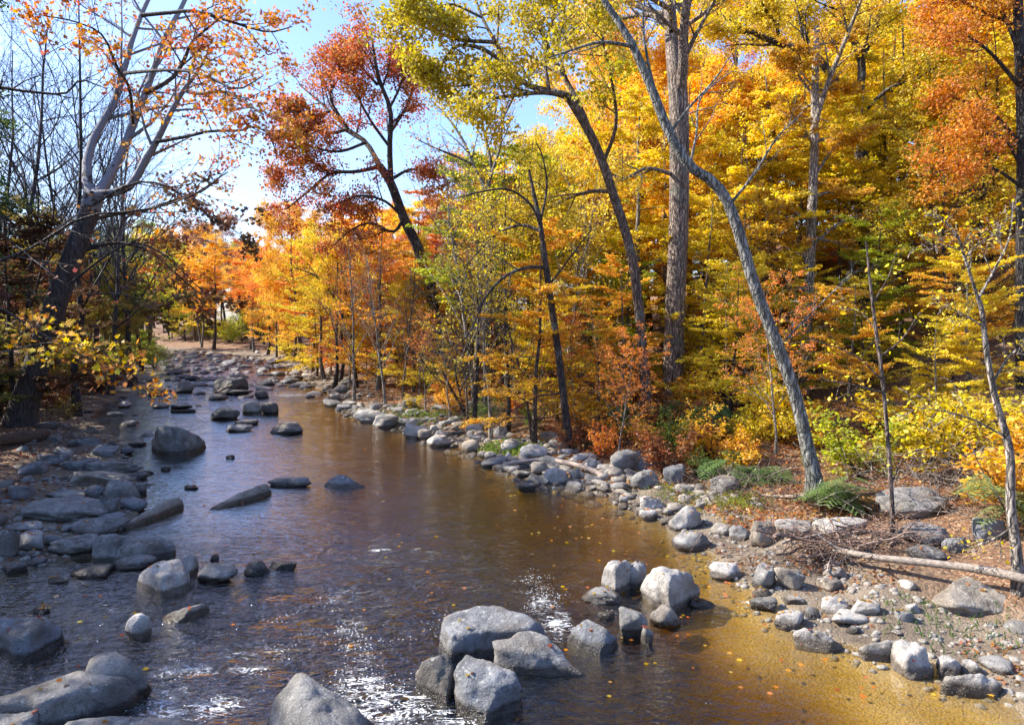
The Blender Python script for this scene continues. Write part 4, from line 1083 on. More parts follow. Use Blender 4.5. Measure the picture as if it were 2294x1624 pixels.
# single low beeches whose sprays stand out at the water side
for (px, py, h, k, col, lab) in [(1340, 965, 4.2, 2, GOLD, 'low golden beech spray right of the thin dark tree'), (925, 878, 7.0, 2, YEL, 'small bright yellow tree above the waterline rocks'), (1000, 890, 4.5, 0, YEL, 'small yellow tree left of the dark leaning stems'),
                                 (1400, 925, 6.5, 0, GOLD, 'golden-orange beech between the leaning oak and the thin dark tree'), (1625, 930, 6.5, 2, YEL, 'yellow beech sapling between the massive trunk and the curved tree'), (860, 862, 5.5, 2, GOLD, 'golden young tree behind the large smooth waterline boulder'),
                                 (1900, 985, 5.0, 2, GOLD, 'golden beech sapling right of the curved grey tree'), (2090, 1030, 4.2, 2, YEL, 'yellow beech spray over the largest pale boulder'), (2170, 1010, 6.0, 0, YEL, 'yellow beech behind the pale forked sapling'), (740, 835, 6.0, 2, ORG, 'orange young tree upstream of the slim forked tree'),
                                 (1560, 905, 9.0, 0, YEL, 'yellow beech right behind the massive straight trunk'), (1210, 900, 8.5, 0, YEL, 'yellow beech behind the spindly crooked sapling')]:
    g_ = gp(px, py); PLACED.append((g_[0], g_[1], 1.5)); plant('beech', k, g_[0], g_[1], h, col, B_GREY, 'beech_tree', lab, 'tree', None)
wood(11, zone(1130, 2350, 25, 33), ['beech'], 5, 9, [cY, cG, cY, cL], 'beech_tree', 'low @ beech with layered sprays at the foot of the right slope', 'tree', '@ beeches at the foot of the slope', 2.3, True, (0, 2))
wood(32, zone(1050, 2450, 32, 47), ['beech'], 10, 17, [cY, cY, cY, cL, cG, cY], 'beech_tree', '@ beech on the middle of the right slope', 'tree', '@ beeches on the slope', 2.7)
wood(26, zone(1150, 2500, 46, 64), ['beech', 'oak'], 15, 22, [cY, cL, cY, cG, cY, cO], 'forest_tree', 'tall @ tree high on the right slope', 'tree', '@ trees high on the slope', 3.6)
wood(16, zone(1250, 2500, 62, 88), ['oak'], 18, 26, [cL, cY, cG], 'forest_tree', '@ treetop behind the wood on the right slope', 'tree', '@ treetops behind the slope', 5)
wood(20, zone(600, 1100, 40, 60), ['beech', 'oak', 'beech'], 8, 14, [cO, cG, cY, cG], 'autumn_tree', '@ tree on the right bank behind the slim forked one', 'tree', '@ trees upstream on the right bank', 2.9)
wood(24, zone(500, 1120, 58, 88), ['oak', 'beech'], 10, 17, [cO, cG, cG, cY, cO], 'autumn_tree', '@ tree further back on the upstream right bank', 'tree', '@ trees further back upstream', 4)
wood(20, zone(430, 780, 85, 118), ['oak', 'beech'], 11, 18, [cO, cG, cY], 'autumn_tree', 'far @ tree at the bend of the creek', 'tree', 'far @ trees at the bend', 5)
wood(14, zone(330, 480, 98, 150), ['oak', 'beech'], 8, 13, [cO, cG, cY], 'hill_tree', 'far @ tree closing off the creek at the left', 'tree', 'far @ trees closing off the creek', 3.2)
wood(22, zone(300, 580, 112, 170), ['oak'], 14, 24, [cY, cL, cG, ('rose-brown', (.34, .15, .09))], 'hill_tree', 'hazy @ tree on the hill beyond the bend', 'tree', '@ trees beyond the bend', 6.5)
wood(16, zone(1050, 2400, 26, 44), ['bare'], 8, 17, [cY], 'bare_tree', 'slim leafless trunk standing in the wood on the right slope', 'tree', 'slim leafless trunks on the slope', 1.5, True, (0, 1, 2, 3), (B_DARK, B_GREY, B_PALE))
wood(9, zone(640, 1120, 36, 60), ['bare'], 8, 12, [cO], 'bare_tree', 'thin grey leafless tree among the orange ones upstream', 'tree', 'leafless trees upstream', 2, True, (0, 1, 2, 3), (B_GREY, B_PALE))
wood(6, zone(1000, 1160, 36, 48), ['bare'], 12, 17, [cO], 'bare_tree', 'leafless pale-twigged tree behind the straight pale trunk', 'tree', 'leafless trees at mid bank', 2, True, (1, 2, 3), (B_GREY, B_PALE))
wood(10, zone(2450, 3300, 22, 48), ['beech', 'oak'], 10, 16, [cY, cG, cO], 'forest_tree', '@ tree of the right wood beyond the edge of the photo', 'tree', '@ trees beyond the right edge', 4, False)
for (px, Y, h, k, col, lab) in [(1455, 52, 25, 0, GOLD, 'tall golden tree filling the gap left of the massive trunk'), (1580, 50, 26, 1, YEL, 'tall yellow tree filling the gap right of the massive trunk'), (1370, 56, 23, 3, YEL, 'tall yellow tree behind the crown of the leaning oak')]:
    plant('oak', k, (px - CX) / FPX * Y, Y, h, col, B_DARK, 'forest_tree', lab, 'tree', None)
# left bank
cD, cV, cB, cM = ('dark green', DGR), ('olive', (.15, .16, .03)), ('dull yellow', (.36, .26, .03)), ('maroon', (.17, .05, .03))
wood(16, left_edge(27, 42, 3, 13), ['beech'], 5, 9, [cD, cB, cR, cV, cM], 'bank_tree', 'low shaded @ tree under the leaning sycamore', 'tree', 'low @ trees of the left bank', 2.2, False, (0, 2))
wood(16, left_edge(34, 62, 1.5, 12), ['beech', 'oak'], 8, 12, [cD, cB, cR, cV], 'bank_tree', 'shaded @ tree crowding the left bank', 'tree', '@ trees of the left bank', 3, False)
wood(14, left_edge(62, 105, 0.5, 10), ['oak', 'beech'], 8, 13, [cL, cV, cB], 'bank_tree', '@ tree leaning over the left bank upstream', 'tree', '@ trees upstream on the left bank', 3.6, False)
wood(16, zone(-30, 320, 33, 62), ['bare'], 16, 24, [cO], 'bare_tree', 'dark leafless tree with fine twigs against the sky on the left bank', 'tree', 'leafless trees on the left bank', 1.6, False, (0, 1), ((.07, .065, .075), (.11, .105, .12)))
# wood beyond the left edge, whose shade covers the left half of the creek
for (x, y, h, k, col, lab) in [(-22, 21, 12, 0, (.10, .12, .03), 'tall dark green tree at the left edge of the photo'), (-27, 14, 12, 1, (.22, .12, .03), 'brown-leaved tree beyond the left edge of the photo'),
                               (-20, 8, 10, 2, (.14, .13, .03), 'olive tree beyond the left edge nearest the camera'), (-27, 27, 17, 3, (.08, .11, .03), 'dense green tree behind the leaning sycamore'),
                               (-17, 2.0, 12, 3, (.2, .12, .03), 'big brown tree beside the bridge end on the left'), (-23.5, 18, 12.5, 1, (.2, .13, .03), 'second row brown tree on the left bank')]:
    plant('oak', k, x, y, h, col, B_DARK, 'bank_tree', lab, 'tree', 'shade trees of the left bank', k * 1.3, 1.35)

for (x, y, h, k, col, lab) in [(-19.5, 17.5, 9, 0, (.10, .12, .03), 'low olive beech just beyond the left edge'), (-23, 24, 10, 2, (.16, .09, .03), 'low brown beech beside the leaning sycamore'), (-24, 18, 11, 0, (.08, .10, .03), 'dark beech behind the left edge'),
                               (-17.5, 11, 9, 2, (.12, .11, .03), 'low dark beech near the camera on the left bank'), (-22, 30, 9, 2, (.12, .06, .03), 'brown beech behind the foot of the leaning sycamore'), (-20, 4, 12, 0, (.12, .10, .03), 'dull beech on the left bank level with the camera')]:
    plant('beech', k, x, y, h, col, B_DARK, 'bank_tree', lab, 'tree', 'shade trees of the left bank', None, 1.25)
# shrubs
wood(30, right_edge(19, 36, 2.5, 9), ['shrub'], .5, 1.7, [cY, cG, cR, ('green', (.16, .22, .03)), cO], 'shrub', '@ shrub among the fallen leaves of the right bank', 'shrub', '@ shrubs of the right bank', .9, False)
wood(22, right_edge(12, 30, 6, 13), ['shrub'], .8, 2.4, [cY, cG, cR, cY, cL], 'shrub', '@ shrub at the edge of the right wood', 'shrub', '@ shrubs at the wood edge', 1.1, False)
wood(12, right_edge(36, 60, 1.5, 7), ['shrub'], 1.2, 2.6, [cY, cO, cN, cG], 'shrub', '@ shrub on the upstream right bank', 'shrub', '@ shrubs upstream', 1.8, False)
wood(10, right_edge(66, 100, 1, 6), ['shrub'], 2.2, 4.5, [cN, cN, cY], 'shrub', 'sunlit @ bush at the bend of the creek', 'bush', '@ bushes at the bend', 2.5, False)
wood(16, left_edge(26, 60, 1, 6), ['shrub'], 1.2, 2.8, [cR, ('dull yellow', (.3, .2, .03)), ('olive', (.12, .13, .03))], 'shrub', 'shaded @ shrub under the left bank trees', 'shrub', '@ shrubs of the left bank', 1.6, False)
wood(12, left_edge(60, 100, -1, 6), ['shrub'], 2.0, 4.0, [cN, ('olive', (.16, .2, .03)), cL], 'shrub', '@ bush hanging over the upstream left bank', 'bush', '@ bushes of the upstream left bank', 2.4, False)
wood(14, zone(400, 600, 92, 128), ['shrub'], 3.0, 6.0, [cN, cN, cY, ('lemon', (.70, .62, .03))], 'shrub', 'sunlit @ bush where the creek disappears round the bend', 'bush', '@ bushes where the creek bends', 3.0, False)
wood(12, zone(400, 640, 98, 135), ['beech'], 6, 10, [cY, cG, cO, cN], 'autumn_tree', 'small far @ tree where the creek disappears', 'tree', 'small far @ trees', 3.5, False)
wood(22, right_edge(21, 60, 2.5, 9), ['bare'], 2.5, 6.0, [cO], 'bare_sapling', 'thin bare sapling with pale twigs on the right bank', 'sapling', 'bare saplings of the right bank', 1.2, False, (0, 1, 2, 3), (B_PALE, (.46, .40, .34), B_GREY))

# ---- trees drawn one by one
def hand_tree(name, label, base, Y, trunk, limbs, bark, col, levels, leafn, leafsize, spread=.25, bmat=None, seed=1, nmode='clump', shape=KITE, depth=0.5, cat='tree', extra=None, group=None, lt0=.2, S=10, flare=1.35, pale=99, lm_=None):
    """trunk, limbs: picture paths (x, y, width) seen at depth Y; each limb drifts nearer or farther as it goes"""
    rg = R_(seed); bmat = bmat or BARK
    b = np.array(base, float)
    t = empty(name, b)
    P = [b + np.array([0, 0, -.3])] if base is not None else []
    P = np.array([at(x, y, Y) for x, y, w in trunk]); Rr = np.array([w * Y / FPX / 2 for x, y, w in trunk])
    P = np.vstack([b + np.array([0, 0, -.25]), P]) - b; Rr = np.append(Rr[0] * flare, Rr)
    Q, q = smooth_path(P, Rr, 26)
    mb = MB(); tubes(mb, Q[None], q[None], S); mb.build('trunk', bmat, t, bark)
    paths = []
    for k, lm in enumerate(limbs):
        dz = depth * rg.uniform(-1, 1)
        LP = np.array([at(x, y, Y + dz * i * 1.2) for i, (x, y, w) in enumerate(lm)]) - b
        LR = np.array([w * Y / FPX / 2 for x, y, w in lm])
        paths.append(smooth_path(LP, LR, 14))
    if extra:
        n, t0, t1, ln, ang = extra
        paths += list(zip(*spawn(rg, Q[None], q[None], n, t0, t1, ln, ang, .35, .14, 14, False, .4, .5)))
    c = MB()
    for k, (A, a) in enumerate(paths):
        mb = MB(); tubes(mb, A[None], a[None], 7)
        if levels:
            lv = twig_levels(rg, mb, A[None], a[None], levels)
            if leafn:
                leaf_cloud(c, rg, lv[-1][0], leafn, lt0, 1.1, spread, nmode, leafsize, .65, shape)
        mb.build('limb', bmat if k < pale else BARK, t, bark if k < pale else B_DARK)
    if c.V:
        c.build('crown', lm_ or LEAF, t, col, False)
    return tag(t, label, cat, group)


OAKLV = [(7, .25, .98, .42, 46, .30, .15, False, 4), (5, .2, .98, .48, 46, .15, .15, False, 3)]
# leaning sycamore, left
B = gp(45, 948)
hand_tree('sycamore_tree', 'tall leaning sycamore with pale mottled limbs and sparse orange leaves at the left', B, B[1],
          [(52, 915, 60), (85, 810, 50), (125, 680, 46), (165, 570, 42), (195, 490, 40), (212, 440, 38)],
          [[(206, 445, 26), (193, 378, 20), (212, 305, 18), (252, 237, 16), (276, 164, 14), (297, 87, 12), (318, 30, 11), (340, -20, 11), (365, -90, 8)],
           [(212, 440, 27), (236, 410, 22), (270, 349, 20), (298, 279, 18), (326, 209, 16), (350, 140, 14), (371, 80, 12), (412, 7, 11), (440, -60, 8)],
           [(215, 436, 20), (255, 432, 18), (295, 415, 17), (322, 366, 17), (350, 318, 15), (385, 248, 12), (412, 202, 10), (442, 162, 7), (470, 110, 4)],
           [(350, 318, 9), (420, 306, 7), (472, 294, 6), (538, 293, 5), (566, 284, 4), (600, 300, 3), (618, 340, 2)],
           [(414, 204, 8), (447, 210, 7), (506, 206, 6), (545, 227, 5), (590, 257, 3)],
           [(318, 35, 9), (372, 30, 8), (440, 26, 7), (520, 50, 6), (600, 72, 4), (655, 60, 2)],
           [(326, 209, 10), (380, 180, 9), (410, 140, 8), (430, 95, 6), (470, 60, 4), (520, 20, 2)],
           [(298, 279, 7), (290, 200, 6), (262, 150, 5), (230, 80, 4), (170, 50, 3), (100, 36, 2)],
           [(280, 165, 8), (330, 160, 7), (400, 158, 6), (460, 170, 5), (530, 200, 4), (590, 170, 2)],
           [(195, 495, 12), (260, 480, 9), (330, 470, 7), (400, 445, 6), (460, 425, 4), (515, 372, 2)],
           [(165, 570, 10), (250, 545, 8), (330, 560, 7), (390, 610, 5), (450, 660, 3)]],
          (.075, .062, .058), (.55, .18, .012), [(10, .30, .99, .30, 45, .05, .14, False, 4), (5, .2, .99, .42, 45, -.05, .14, False, 3)], 11, .22, .2, SYC, 5, 'clump', STAR, 1.1, pale=3, lm_=LEAFW)  # dark bark colour also stands in for shade on the lower trunk
# red oak
Y = 42.; x = (990 - CX) / FPX * Y
hand_tree('oak_tree', 'red-leaved oak with a dark leaning trunk against the sky upstream', (x, Y, H1(x, Y)), Y,
          [(985, 800, 30), (962, 640, 26), (938, 560, 24), (905, 490, 22), (876, 412, 20), (850, 372, 18)],
          [[(876, 412, 13), (873, 330, 12), (875, 250, 10), (850, 180, 8), (838, 120, 6), (832, 75, 3)], [(850, 372, 13), (820, 320, 11), (780, 290, 9), (740, 250, 7), (700, 215, 5), (670, 190, 3)],
           [(850, 374, 10), (800, 385, 8), (740, 390, 7), (690, 430, 5), (640, 470, 3)], [(873, 300, 8), (910, 240, 7), (930, 190, 5), (945, 150, 3)], [(845, 190, 7), (800, 140, 5), (770, 110, 3)],
           [(905, 490, 8), (880, 520, 7), (830, 500, 6), (780, 520, 4), (740, 560, 2)], [(780, 290, 8), (730, 300, 6), (680, 280, 5), (630, 300, 3)], [(880, 400, 8), (920, 380, 6), (960, 390, 4), (990, 420, 2)],
           [(740, 390, 6), (690, 360, 5), (640, 370, 3), (610, 400, 2)], [(780, 290, 7), (740, 220, 6), (760, 170, 4), (755, 110, 2)], [(873, 330, 7), (830, 270, 6), (800, 210, 5), (790, 150, 3)], [(740, 250, 6), (690, 260, 5), (640, 240, 3)],
           [(820, 320, 7), (760, 340, 6), (700, 330, 4), (650, 310, 2)], [(905, 490, 7), (860, 450, 6), (800, 440, 5), (730, 470, 3)], [(870, 250, 6), (900, 180, 5), (890, 120, 3)]],
          B_DARK, (.52, .15, .035), [(8, .2, .98, .42, 46, .30, .15, False, 4), (6, .2, .98, .5, 46, .15, .15, False, 3)], 50, .165, .30, None, 8, depth=.8, lm_=LEAFW)
# yellow-green leaning oak
B = gp(1457, 968)
hand_tree('oak_tree', 'leaning oak with a crooked brown trunk and yellow-green crown reaching left', B, B[1],
          [(1450, 900, 24), (1440, 790, 22), (1430, 680, 22), (1412, 560, 21), (1372, 430, 20), (1332, 320, 19), (1272, 215, 18)],
          [[(1272, 215, 17), (1230, 205, 15), (1180, 190, 13), (1140, 150, 14), (1110, 95, 10), (1080, 40, 7), (1060, -20, 4)], [(1272, 215, 12), (1215, 208, 10), (1150, 215, 8), (1100, 225, 6), (1060, 262, 3)],
           [(1140, 150, 10), (1080, 110, 9), (1020, 105, 7), (985, 150, 5), (950, 165, 3)], [(1110, 95, 9), (1030, 90, 8), (970, 70, 6), (920, 50, 4), (895, 60, 2)], [(1332, 320, 13), (1290, 220, 12), (1245, 140, 10), (1210, 60, 8), (1190, -30, 5)],
           [(1372, 430, 10), (1320, 430, 8), (1260, 450, 7), (1200, 480, 5), (1150, 500, 3)], [(1180, 190, 8), (1120, 170, 7), (1060, 190, 5), (1000, 195, 3)], [(1230, 205, 9), (1220, 120, 8), (1240, 40, 6), (1260, -30, 4)],
           [(1350, 370, 9), (1380, 280, 8), (1370, 180, 6), (1350, 90, 5), (1330, 10, 3)], [(1080, 40, 6), (1010, 10, 5), (960, 30, 4), (915, 20, 2)]],
          (.19, .13, .095), (.47, .35, .018), OAKLV, 62, .16, .27, None, 9, depth=.8)
# great straight trunk
B = gp(1505, 912)
hand_tree('poplar_tree', 'massive straight furrowed trunk that forks near the top of the photo', B, B[1],
          [(1506, 880, 48), (1512, 700, 44), (1520, 520, 43), (1522, 350, 43), (1520, 230, 42), (1514, 150, 40)],
          [[(1514, 190, 34), (1505, 100, 31), (1500, 20, 29), (1494, -80, 26), (1490, -250, 18)], [(1520, 230, 26), (1530, 150, 22), (1532, 60, 20), (1545, -40, 18), (1560, -200, 12)],
           [(1505, 70, 16), (1460, 35, 12), (1400, 40, 9), (1340, 55, 6), (1280, 70, 3)], [(1520, 395, 10), (1450, 378, 8), (1400, 400, 6), (1360, 385, 4)], [(1535, 60, 10), (1590, 20, 8), (1640, -30, 5)], [(1500, 20, 12), (1440, -10, 9), (1360, -20, 6)]],
          (.30, .23, .185), (.60, .38, .03), OAKLV, 14, .15, .25, None, 10, depth=.9, S=18)
# curved grey tree
B = gp(1830, 1108)
hand_tree('ash_tree', 'grey lichened tree curving up to the left over the bank, its crown bare', B, B[1],
          [(1822, 1060, 34), (1808, 1000, 30), (1782, 885, 28), (1736, 760, 27), (1690, 640, 26), (1642, 480, 24), (1602, 412, 23), (1545, 372, 21), (1500, 300, 22), (1462, 205, 20), (1412, 92, 17), (1352, 0, 13), (1300, -90, 8)],
          [[(1630, 465, 7), (1690, 390, 6), (1740, 310, 4), (1800, 250, 2)], [(1470, 215, 7), (1450, 130, 6), (1440, 40, 4), (1450, -30, 3)], [(1500, 300, 8), (1545, 240, 6), (1600, 180, 4), (1640, 120, 2)], [(1420, 105, 9), (1350, 95, 7), (1290, 110, 5), (1230, 130, 3)],
           [(1745, 780, 5), (1790, 730, 4), (1860, 660, 3), (1930, 600, 2)], [(1545, 372, 6), (1560, 300, 5), (1570, 220, 4), (1640, 160, 2)]],
          (.26, .255, .225), ORG, [(7, .2, .98, .42, 44, .15, .12, False, 4), (4, .2, .98, .5, 42, .1, .12, False, 3)], 0, .1, seed=11, depth=.35, S=14, flare=1.7)
# thin dark tree with arching limbs
B = gp(1280, 1012)
hand_tree('bare_tree', 'thin dark leafless tree with arching limbs by the water', B, B[1],
          [(1270, 950, 17), (1252, 800, 16), (1235, 680, 15), (1222, 590, 14), (1210, 500, 11), (1195, 430, 8), (1185, 380, 5)],
          [[(1225, 600, 9), (1180, 600, 8), (1130, 620, 7), (1085, 670, 5), (1055, 740, 4), (1000, 800, 2)], [(1215, 520, 8), (1170, 505, 7), (1120, 520, 5), (1075, 560, 4), (1040, 600, 2)], [(1212, 510, 7), (1190, 460, 6), (1140, 425, 5), (1080, 430, 4), (1020, 445, 2)],
           [(1210, 500, 6), (1225, 420, 5), (1215, 350, 3), (1200, 320, 2)], [(1262, 880, 4), (1200, 890, 3), (1140, 920, 2), (1090, 915, 1)], [(1230, 640, 5), (1290, 560, 4), (1320, 520, 2)]],
          B_DARK, ORG, [(7, .2, .98, .34, 40, .0, .14, False, 3), (4, .2, .98, .45, 38, .0, .14, False, 3)], 0, .1, seed=12, depth=.4)
# straight pale trunk
B = gp(1091, 925)
hand_tree('maple_tree', 'slender straight pale-barked tree with a nearly bare forked crown at mid bank', B, B[1],
          [(1090, 880, 16), (1090, 740, 15), (1096, 600, 15), (1098, 500, 14), (1092, 430, 13)],
          [[(1092, 430, 9), (1060, 370, 8), (1040, 320, 6), (1000, 260, 4), (960, 220, 2)], [(1092, 430, 9), (1100, 370, 8), (1085, 300, 6), (1070, 230, 4), (1050, 175, 2)], [(1098, 400, 8), (1120, 330, 6), (1128, 260, 5), (1150, 200, 2)], [(1060, 370, 6), (1020, 350, 5), (970, 330, 3), (930, 310, 2)],
           [(1085, 300, 5), (1110, 250, 4), (1105, 200, 2)]],
          (.24, .22, .19), (.50, .22, .03), [(7, .2, .98, .40, 36, .25, .12, False, 3), (5, .2, .98, .48, 36, .15, .12, False, 3)], 4, .12, seed=13, depth=.5)
# slim forked tree, orange
B = gp(798, 868)
hand_tree('maple_tree', 'slim dark forked tree with bright orange leaves at the head of the right bank', B, B[1],
          [(795, 840, 11), (790, 790, 10), (782, 740, 9)], [[(782, 740, 8), (775, 660, 6), (762, 590, 4), (740, 530, 2)], [(784, 750, 7), (750, 670, 6), (710, 620, 4), (660, 600, 2)], [(778, 690, 5), (800, 610, 4), (815, 550, 2)], [(750, 670, 4), (735, 600, 3), (700, 545, 2)]],
          B_DARK, (.62, .18, .02), OAKLV, 14, .13, .22, seed=14, depth=.6)
# pale beech trunk
B = gp(1798, 885)
hand_tree('beech_tree', 'pale smooth beech trunk dappled with shade behind the curved grey tree', B, B[1],
          [(1800, 850, 23), (1806, 760, 22), (1812, 640, 22), (1818, 500, 21), (1824, 350, 19), (1826, 200, 16), (1830, 60, 12)],
          [[(1818, 500, 7), (1770, 470, 5), (1720, 440, 3)], [(1812, 560, 6), (1880, 500, 5), (1960, 475, 4), (2030, 480, 2)], [(1822, 400, 7), (1870, 330, 6), (1920, 300, 3)], [(1820, 300, 12), (1850, 200, 11), (1890, 100, 9), (1930, 0, 6)], [(1826, 220, 6), (1780, 160, 5), (1740, 130, 3)]],
          (.42, .36, .30), (.62, .34, .02), [(9, .2, .98, .4, 50, .0, .1, True, 3), (6, .2, .98, .4, 50, 0, .1, True, 3)], 22, .13, .10, seed=15, nmode='flat', depth=.7, extra=(14, .3, .98, .22, 80))
# dark oak behind
Y = 36.; x = (1945 - CX) / FPX * Y
hand_tree('oak_tree', 'dark old oak with a heavy crooked limb high on the right', (x, Y, H1(x, Y)), Y,
          [(1944, 640, 34), (1940, 540, 33), (1936, 450, 31), (1928, 330, 29), (1924, 230, 27)],
          [[(1924, 230, 20), (1880, 190, 18), (1820, 120, 17), (1750, 100, 15), (1690, 75, 12), (1640, 50, 8), (1590, 20, 4)], [(1924, 225, 18), (1930, 140, 17), (1900, 60, 14), (1870, -20, 10)], [(1750, 100, 9), (1735, 50, 7), (1700, 0, 5)], [(1690, 75, 8), (1640, 72, 6), (1580, 65, 3)],
           [(1930, 140, 12), (1960, 60, 10), (1980, -30, 7)], [(1928, 260, 9), (1990, 200, 8), (2050, 180, 5), (2100, 150, 3)], [(1820, 120, 8), (1800, 60, 6), (1790, 0, 4)]],
          (.075, .06, .05), (.60, .42, .02), OAKLV, 55, .155, .27, seed=16, depth=.9, extra=(4, .4, .9, .2, 70))
# right-edge dark tree with orange crown
Y = 24.; x = (2290 - CX) / FPX * Y
hand_tree('maple_tree', 'orange maple with a dark trunk along the right edge of the photo', (x, Y, H1(x, Y)), Y,
          [(2290, 900, 26), (2288, 700, 24), (2290, 500, 24), (2291, 300, 23), (2284, 100, 21), (2278, -60, 18)],
          [[(2290, 330, 9), (2230, 260, 7), (2170, 230, 5), (2110, 215, 3)], [(2288, 200, 9), (2220, 120, 7), (2160, 80, 5), (2090, 70, 3)], [(2284, 120, 9), (2240, 20, 7), (2180, -40, 4)], [(2290, 420, 8), (2230, 380, 6), (2160, 370, 4), (2090, 390, 2)],
           [(2286, 250, 8), (2330, 180, 6), (2380, 120, 4)], [(2290, 380, 8), (2250, 310, 6), (2200, 300, 4), (2140, 300, 2)], [(2284, 60, 8), (2210, 30, 6), (2140, 0, 4), (2080, 10, 2)]],
          (.05, .042, .037), (.56, .19, .008), OAKLV, 70, .11, .26, seed=17, depth=.5)
# saplings
B = gp(2000, 1203)
hand_tree('sapling', 'thin upright sapling with pinkish bark behind the driftwood heap', B, B[1],
          [(1998, 1120, 10), (1990, 1000, 9), (1978, 860, 9), (1965, 760, 8), (1950, 640, 6), (1940, 540, 4)],
          [[(1975, 850, 4), (1920, 800, 3), (1850, 770, 2), (1760, 740, 1)], [(1970, 800, 4), (2020, 760, 3), (2060, 700, 2)], [(1980, 880, 4), (1900, 860, 3), (1830, 850, 2)], [(1998, 1080, 4), (2030, 1020, 3), (2090, 1000, 2)], [(1962, 740, 3), (1930, 700, 2), (1880, 690, 1)], [(1955, 680, 3), (1990, 620, 2), (2010, 560, 1)]],
          (.20, .15, .125), YEL, [(6, .2, .98, .36, 42, .1, .12, False, 3)], 4, .10, .1, seed=18, depth=.2)
B = gp(2282, 1330)
hand_tree('sapling', 'pale-barked forked sapling near the right edge with bare twigs', B, B[1],
          [(2278, 1250, 24), (2264, 1130, 20), (2262, 1010, 17), (2232, 900, 14), (2212, 800, 12), (2200, 700, 10), (2190, 665, 9)],
          [[(2190, 665, 7), (2165, 590, 6), (2145, 530, 5), (2100, 480, 3)], [(2192, 668, 6), (2230, 600, 5), (2262, 530, 4), (2270, 450, 2)], [(2222, 860, 6), (2260, 800, 5), (2300, 770, 3)], [(2150, 560, 4), (2110, 550, 3), (2060, 548, 2)], [(2255, 980, 5), (2180, 940, 4), (2110, 920, 3), (2040, 910, 1)],
           [(2200, 730, 4), (2150, 700, 3), (2100, 680, 1)], [(2270, 1180, 6), (2220, 1210, 4), (2160, 1230, 2)], [(2160, 580, 4), (2200, 540, 3), (2250, 520, 2)]],
          (.36, .31, .26), YEL, [(8, .2, .98, .36, 42, .1, .12, False, 3), (4, .3, .98, .45, 40, 0, .1, False, 3)], 1, .08, .12, seed=19, depth=.2)
B = gp(1193, 992)
hand_tree('sapling', 'spindly crooked sapling left of the thin dark tree', B, B[1],
          [(1188, 950, 7), (1178, 890, 6), (1165, 830, 6), (1145, 760, 5), (1130, 700, 3)], [[(1178, 890, 3), (1210, 850, 2), (1225, 800, 1)], [(1160, 820, 3), (1120, 780, 2), (1080, 760, 1)], [(1168, 850, 3), (1195, 790, 2), (1190, 740, 1)]],
          B_BROWN, YEL, [(6, .2, .98, .4, 42, .1, .12, False, 3)], 3, .1, .1, seed=20, depth=.2)
B = gp(1045, 930)
hand_tree('sapling', 'clump of dark leaning stems above the waterline rocks', B, B[1],
          [(1030, 905, 7), (1010, 870, 6), (990, 830, 5)], [[(1040, 920, 6), (1030, 880, 5), (1020, 830, 4), (1025, 770, 2)], [(1010, 870, 4), (970, 840, 3), (940, 800, 2)], [(1030, 880, 4), (1050, 830, 3), (1060, 770, 2)]],
          B_DARK, YEL, [(6, .2, .98, .4, 42, .1, .12, False, 3)], 12, .11, .15, seed=21, depth=.3)
# short pale snag
B = gp(1048, 868)
hand_tree('snag', 'short pale broken snag left of the straight pale trunk', B, B[1], [(1050, 830, 13), (1056, 760, 12), (1060, 700, 10), (1061, 668, 7)], [[(1056, 750, 4), (1072, 720, 3), (1078, 690, 2)]], (.42, .36, .29), YEL, [], 0, .1, seed=22)
# background trunks that show between the leaves
for (px, Y, top, w, bark, lab) in [(1700, 44, 300, 15, B_DARK, 'dark trunk far back between the massive trunk and the curved tree'), (1600, 40, 380, 12, B_GREY, 'grey trunk behind the massive straight one'), (1355, 46, 330, 12, B_BROWN, 'brown trunk behind the leaning oak'),
                                   (2200, 38, 380, 13, B_GREY, 'grey trunk in the orange wood near the right edge'), (2075, 46, 200, 16, B_DARK, 'dark trunk high in the wood on the right'), (1310, 38, 420, 11, B_PALE, 'pale double trunk showing through yellow leaves'), (1180, 40, 520, 8, B_GREY, 'thin grey trunk behind the thin dark tree')]:
    x = (px - CX) / FPX * Y; z = H1(x, Y); yb = 710 + FPX * (5 - z) / Y
    hand_tree('forest_tree', lab, (x, Y, z), Y, [(px - 4, yb - 60, w), (px + 5, (yb + top) / 2, w * .9), (px - 3, top, w * .6)],
              [[(px, (yb + top) / 2, 5), (px + 40, (yb + top) / 2 - 60, 4), (px + 70, (yb + top) / 2 - 110, 2)], [(px, top + 60, 5), (px - 40, top - 20, 4), (px - 60, top - 70, 2)], [(px, top, 6), (px + 25, top - 70, 4), (px + 10, top - 140, 2)]],
              bark, YEL, OAKLV, 20, .14, .25, seed=int(px), depth=.8)

